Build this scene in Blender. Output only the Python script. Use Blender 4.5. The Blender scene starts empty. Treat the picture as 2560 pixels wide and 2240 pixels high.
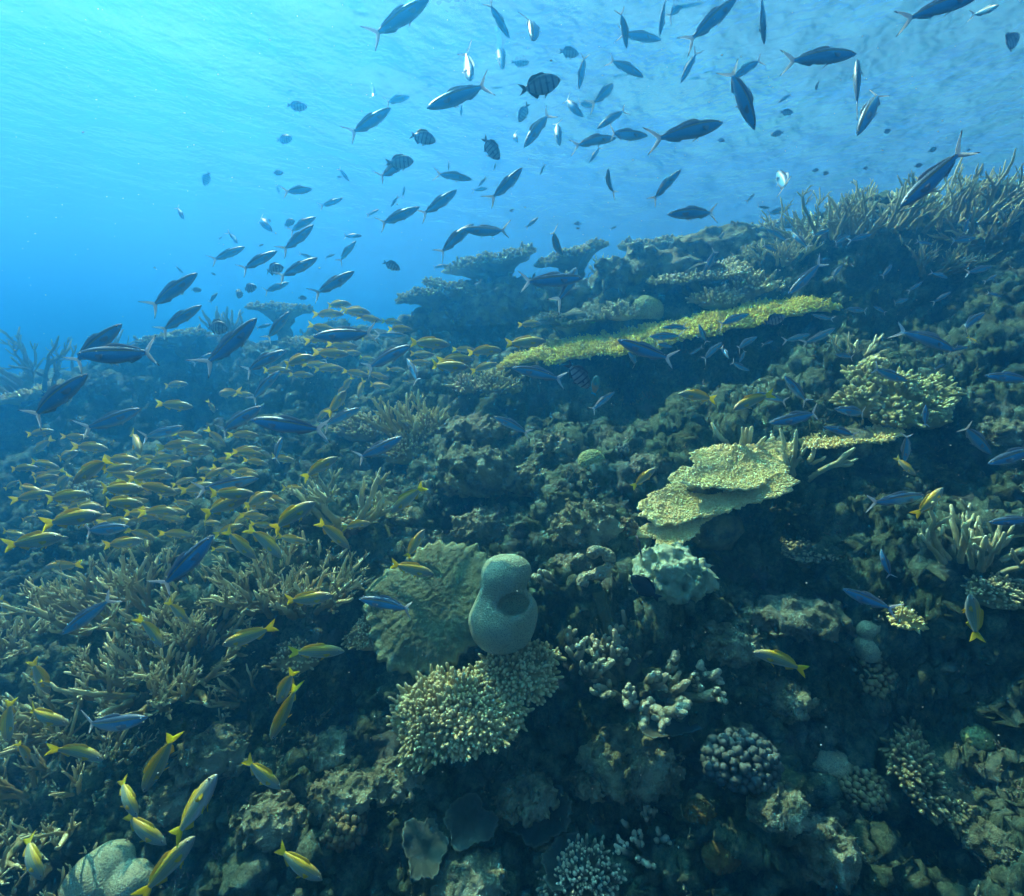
import bpy, math, random
import numpy as np
from mathutils import Vector, Matrix, Quaternion

C = bpy.context.scene.collection
SC = bpy.context.scene
R = math.radians
rng = np.random.default_rng(7)
random.seed(7)

# ------------------------------------------------------------------ camera
PITCH = R(10.0)
CAM = np.array([0.0, 0.0, 0.0])
cd = bpy.data.cameras.new('camera')
cd.sensor_width = 36.0; cd.lens = 18.0
cd.clip_start = 0.02; cd.clip_end = 500
cam = bpy.data.objects.new('camera', cd); C.objects.link(cam)
cam.location = CAM; cam.rotation_euler = (R(90) - PITCH, 0, 0)
SC.camera = cam
FPX = 1280.0                      # focal length in photo pixels (2560 wide, 90 degrees)

def ray(px, py):                  # photo pixel -> direction with unit depth
    r = (px - 1280.0) / FPX; u = (1120.0 - py) / FPX
    return np.array([r, math.cos(PITCH) + u * math.sin(PITCH), -math.sin(PITCH) + u * math.cos(PITCH)])
CAM_FWD = np.array([0, math.cos(PITCH), -math.sin(PITCH)])
CAM_UP = np.array([0, math.sin(PITCH), math.cos(PITCH)])
def project(p):
    p = np.asarray(p, float); d = p @ CAM_FWD
    return 1280 + FPX * p[0] / d, 1120 - FPX * (p @ CAM_UP) / d, d

# ------------------------------------------------------------------ world, sun, exposure
SUN_EL, SUN_AZ = R(51), R(-42)    # azimuth from +Y, negative to the left
SKY_STRENGTH, SUN_STRENGTH = 0.05, 5.0
w = bpy.data.worlds.new('World'); SC.world = w; w.use_nodes = True
nt = w.node_tree; nt.nodes.clear()
sky = nt.nodes.new('ShaderNodeTexSky'); sky.sky_type = 'NISHITA'; sky.sun_disc = False
sky.sun_elevation = SUN_EL; sky.sun_rotation = SUN_AZ
bg = nt.nodes.new('ShaderNodeBackground'); bg.inputs[1].default_value = SKY_STRENGTH
wo = nt.nodes.new('ShaderNodeOutputWorld')
nt.links.new(sky.outputs[0], bg.inputs[0]); nt.links.new(bg.outputs[0], wo.inputs[0])
sl = bpy.data.lights.new('sun', 'SUN'); sl.energy = SUN_STRENGTH; sl.angle = R(0.5); sl.color = (1.0, 0.95, 0.86)
sun = bpy.data.objects.new('sun', sl); C.objects.link(sun)
sd = Vector((math.sin(SUN_AZ) * math.cos(SUN_EL), math.cos(SUN_AZ) * math.cos(SUN_EL), math.sin(SUN_EL)))
sun.rotation_euler = sd.to_track_quat('Z', 'Y').to_euler(); sun.location = (-4, 9, 14)
SC.view_settings.view_transform = 'Standard'; SC.view_settings.look = 'None'
SC.view_settings.gamma = 1; SC.view_settings.exposure = 1.95
SC.view_settings.use_curve_mapping = False
SC.cycles.use_denoising = True
SC.cycles.max_bounces = 4; SC.cycles.diffuse_bounces = 2; SC.cycles.glossy_bounces = 2
SC.cycles.transmission_bounces = 2; SC.cycles.volume_bounces = 1; SC.cycles.transparent_max_bounces = 8

# ------------------------------------------------------------------ numpy noise
def _hash(ix, iy, iz, seed):
    h = (ix.astype(np.int64) * 374761393 + iy.astype(np.int64) * 668265263 + iz.astype(np.int64) * 2147483647 + seed * 1274126177) & 0xffffffff
    h = ((h ^ (h >> 13)) * 1274126177) & 0xffffffff
    h = ((h ^ (h >> 16)) * 2246822519) & 0xffffffff
    return (h ^ (h >> 15)) & 0xffffffff
_G = rng.normal(size=(256, 3)); _G /= np.linalg.norm(_G, axis=1)[:, None]
def noise3(p, seed=0):            # gradient noise, about -1..1
    p = np.asarray(p, float); i = np.floor(p); f = p - i; i = i.astype(np.int64)
    u = f * f * f * (f * (f * 6 - 15) + 10); out = np.zeros(len(p))
    for dx in (0, 1):
        wx = u[:, 0] if dx else 1 - u[:, 0]
        for dy in (0, 1):
            wy = u[:, 1] if dy else 1 - u[:, 1]
            for dz in (0, 1):
                wz = u[:, 2] if dz else 1 - u[:, 2]
                g = _G[_hash(i[:, 0] + dx, i[:, 1] + dy, i[:, 2] + dz, seed) & 255]
                out += wx * wy * wz * ((f - (dx, dy, dz)) * g).sum(1)
    return out * 1.6
def fbm(p, oct=4, seed=0, gain=0.5):
    a, s, t = 1.0, 0.0, 1.0
    for o in range(oct):
        s = s + a * noise3(p * t, seed + o * 17); a *= gain; t *= 2.03
    return s
def worley2(x, y, seed=0):        # distance to nearest random point in unit cells
    ix = np.floor(x).astype(np.int64); iy = np.floor(y).astype(np.int64)
    best = np.full(x.shape, 9.0); z = np.zeros_like(ix)
    for dx in (-1, 0, 1):
        for dy in (-1, 0, 1):
            cx, cy = ix + dx, iy + dy
            h = _hash(cx, cy, z, seed); jx = (h & 0xffff) / 65535.0; jy = ((h >> 16) & 0xffff) / 65535.0
            best = np.minimum(best, np.hypot(cx + jx - x, cy + jy - y))
    return best
def worley3(p, seed=0):
    i = np.floor(p).astype(np.int64); best = np.full(len(p), 9.0)
    for dx in (-1, 0, 1):
        for dy in (-1, 0, 1):
            for dz in (-1, 0, 1):
                c = i + (dx, dy, dz); h = _hash(c[:, 0], c[:, 1], c[:, 2], seed)
                j = np.stack([(h & 1023) / 1023.0, ((h >> 10) & 1023) / 1023.0, ((h >> 20) & 1023) / 1023.0], 1)
                best = np.minimum(best, ((c + j - p) ** 2).sum(1))
    return np.sqrt(best)

# ------------------------------------------------------------------ mesh helpers
def mesh_np(name, v, quads=None, tris=None, smooth=True, attrs=None):
    v = np.asarray(v, np.float32)
    nq = 0 if quads is None else len(quads); ntr = 0 if tris is None else len(tris)
    me = bpy.data.meshes.new(name)
    me.vertices.add(len(v)); me.vertices.foreach_set('co', v.ravel())
    idx = []; starts = []
    if nq: idx.append(np.asarray(quads).ravel()); starts.append(np.arange(nq) * 4)
    if ntr: idx.append(np.asarray(tris).ravel()); starts.append(nq * 4 + np.arange(ntr) * 3)
    idx = np.concatenate(idx).astype(np.int32); starts = np.concatenate(starts).astype(np.int32)
    me.loops.add(len(idx)); me.loops.foreach_set('vertex_index', idx)
    me.polygons.add(nq + ntr); me.polygons.foreach_set('loop_start', starts)
    me.update(calc_edges=True); me.validate()
    if smooth: me.polygons.foreach_set('use_smooth', np.ones(nq + ntr, bool))
    for k, a in (attrs or {}).items():
        at = me.attributes.new(k, 'FLOAT', 'POINT'); at.data.foreach_set('value', np.asarray(a, np.float32))
    return me
def tag(o, label=None, cat=None, group=None, kind=None):
    if label: o['label'] = label
    if cat: o['category'] = cat
    if group: o['group'] = group
    if kind: o['kind'] = kind
    return o
def obj(name, me, mat=None, parent=None, loc=None):
    o = bpy.data.objects.new(name, me)
    if mat is not None and not me.materials: me.materials.append(mat)
    C.objects.link(o)
    if parent is not None: o.parent = parent
    if loc is not None: o.location = loc
    return o

# ------------------------------------------------------------------ material helpers
def new_mat(name):
    m = bpy.data.materials.new(name); m.use_nodes = True
    n = m.node_tree; b = n.nodes['Principled BSDF']
    return m, n, b
def N(nt, t, **kw):
    n = nt.nodes.new(t)
    for k, v in kw.items(): setattr(n, k, v)
    return n
def ramp(nt, fac, stops):
    r = nt.nodes.new('ShaderNodeValToRGB'); e = r.color_ramp.elements
    while len(e) < len(stops): e.new(0.5)
    for el, (p, c) in zip(e, stops): el.position = p; el.color = (*c, 1)
    nt.links.new(fac, r.inputs[0]); return r.outputs[0]
def tex_noise(nt, vec, scale, detail=4, rough=0.6):
    t = N(nt, 'ShaderNodeTexNoise'); t.inputs['Scale'].default_value = scale
    t.inputs['Detail'].default_value = detail; t.inputs['Roughness'].default_value = rough
    nt.links.new(vec, t.inputs['Vector']); return t.outputs['Fac']
def mixc(nt, fac, a, b, mode='MIX'):
    m = N(nt, 'ShaderNodeMix', data_type='RGBA', blend_type=mode)
    for s, val in ((0, fac), (6, a), (7, b)):
        if hasattr(val, 'is_linked'): nt.links.new(val, m.inputs[s])
        else: m.inputs[s].default_value = val if s == 0 else (*val, 1)
    return m.outputs[2]
def math_n(nt, op, a, b=None):
    m = N(nt, 'ShaderNodeMath', operation=op)
    for i, val in enumerate((a, b)):
        if val is None: continue
        if hasattr(val, 'is_linked'): nt.links.new(val, m.inputs[i])
        else: m.inputs[i].default_value = val
    return m.outputs[0]
def bump(nt, b, height, strength=0.5, dist=0.01):
    bp = N(nt, 'ShaderNodeBump'); bp.inputs['Strength'].default_value = strength; bp.inputs['Distance'].default_value = dist
    nt.links.new(height, bp.inputs['Height']); nt.links.new(bp.outputs[0], b.inputs['Normal'])

# ------------------------------------------------------------------ water surface and haze
SURF_Z = 2.3
def water_surface():
    n = 260
    s = np.sign(np.linspace(-1, 1, n)) * np.abs(np.linspace(-1, 1, n)) ** 1.8 * 60
    X, Y = np.meshgrid(s, s + 6, indexing='ij')
    p = np.stack([X.ravel(), Y.ravel(), 0 * X.ravel()], 1)
    z = 0.05 * fbm(p * 0.55 + 3, 2, 5) + 0.02 * noise3(p * 1.7, 8)
    v = p.copy(); v[:, 2] = SURF_Z + 0.12 + z
    I = np.arange(n * n).reshape(n, n)
    q = np.stack([I[:-1, :-1], I[1:, :-1], I[1:, 1:], I[:-1, 1:]], -1).reshape(-1, 4)
    m, t, b = new_mat('water_surface'); t.nodes.remove(b); out = t.nodes['Material Output']
    tc = N(t, 'ShaderNodeTexCoord')
    mp = N(t, 'ShaderNodeMapping'); mp.inputs['Scale'].default_value = (1, 0.85, 1); mp.inputs['Rotation'].default_value = (0, 0, R(-35))
    t.links.new(tc.outputs['Object'], mp.inputs[0])
    h1 = tex_noise(t, mp.outputs[0], 1.7, 4, 0.55)
    bp = N(t, 'ShaderNodeBump'); bp.inputs['Strength'].default_value = 1.0; bp.inputs['Distance'].default_value = 0.14
    t.links.new(h1, bp.inputs['Height'])
    tr = N(t, 'ShaderNodeBsdfTransparent'); h2 = tex_noise(t, mp.outputs[0], 3.2, 2, 0.5)                  # sheet tint varied to dapple the sunlight in place of wave focusing
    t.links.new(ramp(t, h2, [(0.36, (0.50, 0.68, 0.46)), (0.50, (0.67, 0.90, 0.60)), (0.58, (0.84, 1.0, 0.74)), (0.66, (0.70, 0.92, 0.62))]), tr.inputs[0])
    rf = N(t, 'ShaderNodeBsdfRefraction'); rf.inputs['Color'].default_value = (0.25, 0.85, 1, 1)
    rf.inputs['Roughness'].default_value = 0.5; rf.inputs['IOR'].default_value = 1.2
    t.links.new(bp.outputs[0], rf.inputs['Normal'])
    mx = N(t, 'ShaderNodeMixShader'); mx.inputs[0].default_value = 0.45
    t.links.new(tr.outputs[0], mx.inputs[1]); t.links.new(rf.outputs[0], mx.inputs[2])
    lw = N(t, 'ShaderNodeLayerWeight'); lw.inputs['Blend'].default_value = 0.5; fr = ramp(t, lw.outputs['Facing'], [(0.22, (0, 0, 0)), (0.60, (1, 1, 1))])   # grazing views mirror the deep water
    gl = N(t, 'ShaderNodeBsdfGlossy'); gl.inputs['Color'].default_value = (0.25, 0.82, 1, 1); gl.inputs['Roughness'].default_value = 0.2; t.links.new(bp.outputs[0], gl.inputs['Normal'])
    m2 = N(t, 'ShaderNodeMixShader'); t.links.new(math_n(t, 'MULTIPLY', fr, 1.0), m2.inputs[0]); t.links.new(mx.outputs[0], m2.inputs[1]); 
    tl = N(t, 'ShaderNodeBsdfTranslucent'); tl.inputs['Color'].default_value = (0.22, 0.66, 1, 1)
    b2 = N(t, 'ShaderNodeBump'); b2.inputs['Strength'].default_value = 1.0; b2.inputs['Distance'].default_value = 0.32; t.links.new(h1, b2.inputs['Height']); t.links.new(b2.outputs[0], tl.inputs['Normal'])
    m3 = N(t, 'ShaderNodeMixShader'); m3.inputs[0].default_value = 0.14; t.links.new(gl.outputs[0], m3.inputs[1]); t.links.new(tl.outputs[0], m3.inputs[2]); t.links.new(m3.outputs[0], m2.inputs[2]); t.links.new(m2.outputs[0], out.inputs[0])
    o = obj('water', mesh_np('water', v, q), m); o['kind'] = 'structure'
    return o
water_surface()
def haze():
    x, y0, y1, z0, z1 = 40, -8, 45, -6.5, SURF_Z
    v = [(sx, sy, sz) for sx in (-x, x) for sy in (y0, y1) for sz in (z0, z1)]
    q = [(0, 1, 3, 2), (4, 6, 7, 5), (0, 4, 5, 1), (2, 3, 7, 6), (0, 2, 6, 4), (1, 5, 7, 3)]
    m = bpy.data.materials.new('haze'); m.use_nodes = True; t = m.node_tree; t.nodes.clear()
    pv = N(t, 'ShaderNodeVolumePrincipled'); out = N(t, 'ShaderNodeOutputMaterial')
    pv.inputs['Color'].default_value = (0.034, 0.335, 0.84, 1)
    pv.inputs['Absorption Color'].default_value = (0, 0, 0, 1)
    pv.inputs['Density'].default_value = 0.12
    pv.inputs['Anisotropy'].default_value = 0.73
    t.links.new(pv.outputs[0], out.inputs['Volume'])
    o = obj('haze', mesh_np('haze', v, q, smooth=False), m); o['kind'] = 'stuff'
haze()

# ------------------------------------------------------------------ reef terrain
SKYL = np.array([(-900, 1000), (-300, 990), (0, 965), (250, 905), (500, 865), (750, 825), (900, 812), (1000, 815), (1060, 765), (1190, 735), (1380, 700), (1560, 670),
                 (1750, 625), (1940, 590), (2125, 530), (2375, 500), (2560, 420), (3000, 330), (3600, 250)], float)
SKYL[:, 1] += np.interp(SKYL[:, 0], [0, 1300, 2300], [2, 52, 20])
def ridge_y(px): return np.interp(px, [-900, 0, 900, 1300, 1800, 2300, 2560, 3600], [6.2, 5.8, 5.8, 5.8, 5.3, 4.7, 4.5, 4.2])
# sample the crest as (x, y, z) and turn it into functions of u = x / (y + 0.6)
_cr = []
for px, py in SKYL:
    d = ray(px, py); y = float(ridge_y(px)); k = y / d[1]; _cr.append((d[0] * k / (y + 0.6), y, d[2] * k))
_cr = np.array(_cr)
def base_height(x, y):
    u = x / (y + 0.6)
    yr = np.interp(u, _cr[:, 0], _cr[:, 1]); zr = np.interp(u, _cr[:, 0], _cr[:, 2])
    zn = -1.78 - 0.06 * np.minimum(x, 0) ** 2
    t = (y - 0.9) / (yr - 0.9); tc = np.clip(t, -0.5, 1)
    s = tc * (0.80 + 0.20 * tc)
    z = zn + (zr - zn) * s
    z = z - (0.60 + 0.12 * np.clip(x, -1, 1)) * np.maximum(0, 2.35 - y) ** 1.4       # slope shaped steeper near the camera so its foot falls into shade
    far = np.maximum(y - yr, 0)
    return z - 0.10 * far - 0.02 * far ** 2 * np.exp(-far / 6)
def base_hit(px, py):
    d = ray(px, py); t = np.linspace(0.6, 14, 1500); p = t[:, None] * d
    k = np.argmax(p[:, 2] < base_height(p[:, 0], p[:, 1])); return p[k]
BUMPS = []                        # x, y, radius x, radius y, height: the reef's shelves, mounds and hollows
for px, py, rx, ry, hh in ((1380, 615, 1.4, 0.40, 0.30), (1330, 745, 1.25, 0.45, -0.42), (1560, 1075, 0.55, 0.30, -0.30), (990, 930, 0.35, 0.28, 0.16),
                           (1180, 1030, 0.30, 0.25, 0.12), (1850, 1390, 0.42, 0.32, -0.75), (1600, 1330, 0.30, 0.22, -0.22), (1010, 610, 0.6, 0.4, 0.10),
                           (770, 650, 0.5, 0.6, -0.15), (430, 1370, 0.35, 0.25, -0.22), (1330, 1450, 0.25, 0.2, -0.2), (700, 1400, 0.25, 0.2, -0.16),
                           (480, 800, 1.5, 0.45, -0.40), (300, 700, 1.4, 0.4, 0.14), (1850, 560, 0.9, 0.4, -0.30), (1900, 900, 0.5, 0.35, -0.2), (330, 1180, 0.5, 0.35, 0.10), (1000, 1480, 0.3, 0.2, -0.14), (1460, 1520, 0.25, 0.2, 0.10)):
    b0 = base_hit(px * 1.25, py * 1.25); BUMPS.append((b0[0], b0[1], rx, ry, hh))
def terrain():
    nu, ny = 1060, 780
    u = np.sign(np.linspace(-1, 1, nu)) * (np.abs(np.linspace(-1, 1, nu)) * 1.25 + 0.85 * np.abs(np.linspace(-1, 1, nu)) ** 5); y = 0.15 + 0.0 * np.arange(ny)
    y = -0.5 + 0.9 * np.exp(np.linspace(0, np.log(17), ny))
    U, Y = np.meshgrid(u, y, indexing='ij'); X = U * (Y + 0.75)
    x, yy = X.ravel(), Y.ravel()
    p2 = np.stack([x, yy, 0 * x], 1)
    z = base_height(x, yy)
    z += 0.24 * fbm(p2 * 0.9 + 11, 3, 3) + 0.05 * (1 - 2 * np.abs(noise3(p2 * 3.1, 21)))
    for (bx, by, rx, ry, hh) in BUMPS:
        z += hh * np.exp(-(((x - bx) / rx) ** 2 + ((yy - by) / ry) ** 2))
    P = np.stack([x, yy, z], 1)
    G = P.reshape(nu, ny, 3)
    def normals(G):
        a = np.gradient(G, axis=0); b = np.gradient(G, axis=1); n = np.cross(a, b)
        return n / (np.linalg.norm(n, axis=2, keepdims=True) + 1e-9)
    n = normals(G).reshape(-1, 3)
    warp = np.stack([fbm(P * 1.7, 3, 71), fbm(P * 1.7, 3, 72), fbm(P * 1.7, 3, 73)], 1)
    lump = np.maximum(0, 0.62 - worley3(P * np.array([2.1, 2.1, 2.6]) + 0.55 * warp, 9))
    sel = np.clip(fbm(P * 0.9, 3, 31) * 1.6 + 0.35, 0, 1)
    P = P + n * (0.24 * lump * sel)[:, None]
    n = normals(P.reshape(nu, ny, 3)).reshape(-1, 3)
    rid = 1 - np.abs(fbm(P * 3.3 + 0.4 * warp, 4, 81, 0.62))
    P = P + n * (0.13 * (rid - 0.6))[:, None]
    n = normals(P.reshape(nu, ny, 3)).reshape(-1, 3)
    sel2 = np.clip(fbm(P * 2.3, 3, 91) * 1.5 + 0.3, 0, 1)
    P = P + n * (0.075 * sel2 * np.maximum(0, 0.6 - worley3(P * 11.0 + 0.5 * warp, 19)) + 0.040 * fbm(P * 8.5, 5, 41, 0.66))[:, None]
    n = normals(P.reshape(nu, ny, 3)).reshape(-1, 3)
    P = P + n * (0.016 * fbm(P * 42, 2, 61, 0.7) + 0.022 * (0.5 - np.abs(noise3(P * 19, 62))) + 0.014 * np.maximum(0, 0.6 - worley3(P * 34, 63)))[:, None]
    I = np.arange(nu * ny).reshape(nu, ny)
    q = np.stack([I[:-1, :-1], I[1:, :-1], I[1:, 1:], I[:-1, 1:]], -1).reshape(-1, 4)
    m, t, b = new_mat('reef_rock')
    tc = N(t, 'ShaderNodeTexCoord'); vec = tc.outputs['Object']
    c1 = ramp(t, tex_noise(t, vec, 2.2, 6, 0.68), [(0.28, (0.035, 0.055, 0.026)), (0.41, (0.10, 0.155, 0.085)), (0.51, (0.19, 0.275, 0.16)), (0.63, (0.27, 0.36, 0.24))])
    c2 = ramp(t, tex_noise(t, vec, 34, 10, 0.82), [(0.32, (0.15, 0.16, 0.14)), (0.47, (0.62, 0.65, 0.60)), (0.55, (1.0, 1.0, 0.95)), (0.68, (1.45, 1.45, 1.35))])
    c = mixc(t, 0.9, c1, c2, 'MULTIPLY')
    pur = ramp(t, tex_noise(t, vec, 4.1, 3, 0.5), [(0.58, (0, 0, 0)), (0.66, (1, 1, 1))])
    c = mixc(t, math_n(t, 'MULTIPLY', pur, 0.55), c, (0.16, 0.17, 0.15))
    t.links.new(c, b.inputs['Base Color']); b.inputs['Roughness'].default_value = 0.9; b.inputs['Specular IOR Level'].default_value = 0.12
    bump(t, b, tex_noise(t, vec, 55, 8, 0.78), 1.0, 0.035)
    o = obj('reef_terrain', mesh_np('reef_terrain', P, q), m); o['kind'] = 'structure'
    return o
TER = terrain()
bpy.context.view_layer.update()
#==CORALS==

# ------------------------------------------------------------------ placing things on the reef (display pixels, 2048 wide)
def hit(px, py):
    d = ray(px * 1.25, py * 1.25); ok, loc, nrm, _ = TER.ray_cast(Vector(CAM), Vector(d).normalized(), distance=30)
    if not ok: return None
    return np.array(loc), np.array(nrm), float(np.array(loc) @ CAM_FWD)
def at(px, py, depth): return ray(px * 1.25, py * 1.25) * depth

# ------------------------------------------------------------------ coral shape builders: every builder returns (verts, quads, tris, tip attribute)
def norm(a): return a / (np.linalg.norm(a, axis=-1, keepdims=True) + 1e-9)
def frames(d):
    ref = np.where(np.abs(d[..., 2:3]) > 0.9, np.array([1.0, 0, 0]), np.array([0, 0, 1.0]))
    u = norm(np.cross(d, ref)); return u, np.cross(d, u)
def tubes(P, rad, sides=7):
    """P (n, k, 3) centre lines, rad (n, k) radii; the last ring closes to a rounded tip."""
    n, k, _ = P.shape
    T = norm(np.gradient(P, axis=1)); u, v = frames(T)
    a = np.linspace(0, 2 * np.pi, sides, endpoint=False)
    ring = u[:, :, None] * np.cos(a)[None, None, :, None] + v[:, :, None] * np.sin(a)[None, None, :, None]
    V = P[:, :, None] + ring * rad[:, :, None, None]
    base = (np.arange(n) * k * sides)[:, None, None]
    i = np.arange(k - 1)[None, :, None] * sides; j = np.arange(sides)[None, None]; j2 = (j + 1) % sides
    q = np.stack([base + i + j, base + i + j2, base + i + sides + j2, base + i + sides + j], -1).reshape(-1, 4)
    tipv = P[:, -1] + T[:, -1] * rad[:, -1:] * 0.7
    nv = n * k * sides; ti = nv + np.arange(n)[:, None]; last = base[:, :, 0] + (k - 1) * sides
    tr = np.stack([np.broadcast_to(ti, (n, sides)), last + np.arange(sides), last + (np.arange(sides) + 1) % sides], -1)[..., [0, 1, 2]].reshape(-1, 3)
    tip = np.broadcast_to(np.linspace(0, 1, k)[None, :, None], (n, k, sides)).ravel()
    return np.concatenate([V.reshape(-1, 3), tipv]), q, tr, np.concatenate([tip, np.ones(n)])
def join(*parts):
    V, Q, T, A, o = [], [], [], [], 0
    for v, q, t, a in parts:
        V.append(v); A.append(a)
        if q is not None and len(q): Q.append(np.asarray(q) + o)
        if t is not None and len(t): T.append(np.asarray(t) + o)
        o += len(v)
    return np.concatenate(V), np.concatenate(Q) if Q else None, np.concatenate(T) if T else None, np.concatenate(A)
def fingers(pos, d, length, rad, k=5, sides=6, bend=0.25, g=rng):
    """short tapering rounded branchlets"""
    n = len(pos); d = norm(d); t = np.array([0, 0.4, 0.72, 0.92, 1.0])[:k]; taper = np.array([1.0, 0.97, 0.90, 0.72, 0.42])[:k]
    off = g.normal(size=(n, 3)) * bend
    P = pos[:, None] + (d[:, None] * t[None, :, None] + off[:, None] * (t ** 2)[None, :, None]) * np.asarray(length).reshape(-1, 1, 1)
    rr = np.asarray(rad).reshape(-1, 1) * taper[None] * (1 + 0.12 * g.normal(size=(n, k)))
    return tubes(P, np.abs(rr), sides)
def branching(n, L, r, g, spread=1.0, up=0.9, base=0.25, gens=2, kids=(2, 4), curl=0.35, k=8, tipr=0.45, sides=7):
    """an open staghorn thicket: curving main branches that fork again and again"""
    a = g.uniform(0, 2 * np.pi, n); rr = np.sqrt(g.uniform(0, 1, n))
    p0 = np.stack([np.cos(a) * rr * base, np.sin(a) * rr * base, -0.06 * np.ones(n)], 1)
    d = norm(np.stack([np.cos(a) * rr * spread, np.sin(a) * rr * spread, up + 0 * a], 1) + g.normal(size=(n, 3)) * 0.22)
    Ls = L * g.uniform(0.65, 1.15, n); R0 = r * g.uniform(0.85, 1.2, n)
    out = []
    for gen in range(gens + 1):
        m = len(p0); side = norm(g.normal(size=(m, 3))); t = np.linspace(0, 1, k)
        bendv = norm(side - d * (side * d).sum(1, keepdims=True)) * curl + np.array([0, 0, 0.22 * spread])
        P = p0[:, None] + (d[:, None] * t[None, :, None] + bendv[:, None] * (t ** 2)[None, :, None] * 0.6) * Ls[:, None, None]
        P = P + g.normal(size=P.shape) * (0.018 * Ls[:, None, None]) * (t > 0.05)[None, :, None]
        prof = (1 + (tipr - 1) * t) * np.where(t > 0.93, 0.62, 1.0)
        rad = R0[:, None] * prof[None] * (1 + 0.10 * g.normal(size=(m, k)))
        out.append(tubes(P, np.abs(rad), sides))
        if gen == gens: break
        np_, nd, nl, nr = [], [], [], []
        for i in range(m):
            for _ in range(g.integers(kids[0], kids[1] + 1)):
                tt = g.uniform(0.22, 0.9); f = tt * (k - 1); j = int(f); q = P[i, j] * (1 - f + j) + P[i, min(j + 1, k - 1)] * (f - j)
                tang = norm(P[i, min(j + 1, k - 1)] - P[i, max(j - 1, 0)]); s = norm(np.cross(tang, g.normal(size=3)))
                np_.append(q); nd.append(norm(tang * 0.75 + s * g.uniform(0.6, 1.1) + np.array([0, 0, 0.25])))
                nl.append(Ls[i] * (1 - 0.55 * tt) * g.uniform(0.38, 0.7)); nr.append(R0[i] * (1 + (tipr - 1) * tt) * 0.85)
        p0, d, Ls, R0 = np.array(np_), np.array(nd), np.array(nl), np.array(nr)
    return join(*out)
def surface_nets(f, lo, hi, n):
    lo, hi = np.array(lo, float), np.array(hi, float); h = (hi - lo).max() / n
    dim = np.ceil((hi - lo) / h).astype(int) + 1
    gx = [lo[i] + h * np.arange(dim[i]) for i in range(3)]
    G = np.stack(np.meshgrid(*gx, indexing='ij'), -1); S = f(G.reshape(-1, 3)).reshape(dim)
    ins = S < 0
    c = dim - 1; acc = np.zeros((*c, 3)); cnt = np.zeros(c)
    off = [(i, j, k) for i in (0, 1) for j in (0, 1) for k in (0, 1)]
    sl_ = lambda o: tuple(slice(o[i], o[i] + c[i]) for i in range(3))
    for a in range(8):
        for b in range(a + 1, 8):
            oa, ob = off[a], off[b]
            if sum(abs(oa[i] - ob[i]) for i in range(3)) != 1: continue
            sa, sb = S[sl_(oa)], S[sl_(ob)]; m = (sa < 0) != (sb < 0)
            t = np.where(m, sa / np.where(m, sa - sb, 1), 0)[..., None]
            acc += m[..., None] * (np.array(oa) * (1 - t) + np.array(ob) * t); cnt += m
    act = cnt > 0; idx = -np.ones(c, int); idx[act] = np.arange(act.sum())
    cells = np.stack(np.nonzero(act), 1); V = lo + (cells + acc[act] / cnt[act][:, None]) * h
    Q = []
    for ax in range(3):
        o1, o2 = [(1, 2), (2, 0), (0, 1)][ax]
        e = [slice(None)] * 3; e[ax] = slice(0, dim[ax] - 1); e2 = list(e); e2[ax] = slice(1, dim[ax])
        m = ins[tuple(e)] != ins[tuple(e2)]; w_ = np.stack(np.nonzero(m), 1)
        w_ = w_[(w_[:, o1] > 0) & (w_[:, o2] > 0) & (w_[:, o1] < c[o1]) & (w_[:, o2] < c[o2])]
        A, B, CC, D = w_.copy(), w_.copy(), w_.copy(), w_.copy()
        A[:, o1] -= 1; A[:, o2] -= 1; B[:, o2] -= 1; D[:, o1] -= 1
        q = np.stack([idx[tuple(x.T)] for x in (A, B, CC, D)], 1)
        flip = ~ins[tuple(e)][tuple(w_.T)]; q[flip] = q[flip][:, ::-1]
        Q.append(q)
    Q = np.concatenate(Q); Q = Q[(Q >= 0).all(1)]
    return V, Q, None, np.zeros(len(V))
def smin(a, b, k):
    h = np.clip(0.5 + 0.5 * (b - a) / k, 0, 1); return b * (1 - h) + a * h - k * h * (1 - h)
def sph(p, c, r, s=(1, 1, 1)): return (np.linalg.norm((p - np.array(c)) / np.array(s), axis=1) - r) * min(s)
def lump(g, rx, ry, rz, rough=0.18, freq=3.0, knob=0.0, kfreq=8.0, n=46, sink=0.25):
    """a rounded, craggy or knobbly mass"""
    sd_ = int(g.integers(1, 9999)); m = max(rx, ry, rz)
    def f(p):
        q = p / np.array([rx, ry, rz]); d = np.linalg.norm(q, axis=1) - 0.92
        d = d + rough * fbm(p / m * freq + sd_ % 97, 6, sd_, 0.60)
        if knob: d = d - knob * np.maximum(0, 0.75 - worley3(p / m * kfreq + 0.15 * noise3(p / m * 6, 3)[:, None], sd_))
        return d * min(rx, ry, rz)
    return surface_nets(f, (-1.45 * rx, -1.45 * ry, -sink * rz - 0.3 * rz), (1.45 * rx, 1.45 * ry, 1.5 * rz), n)
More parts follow.
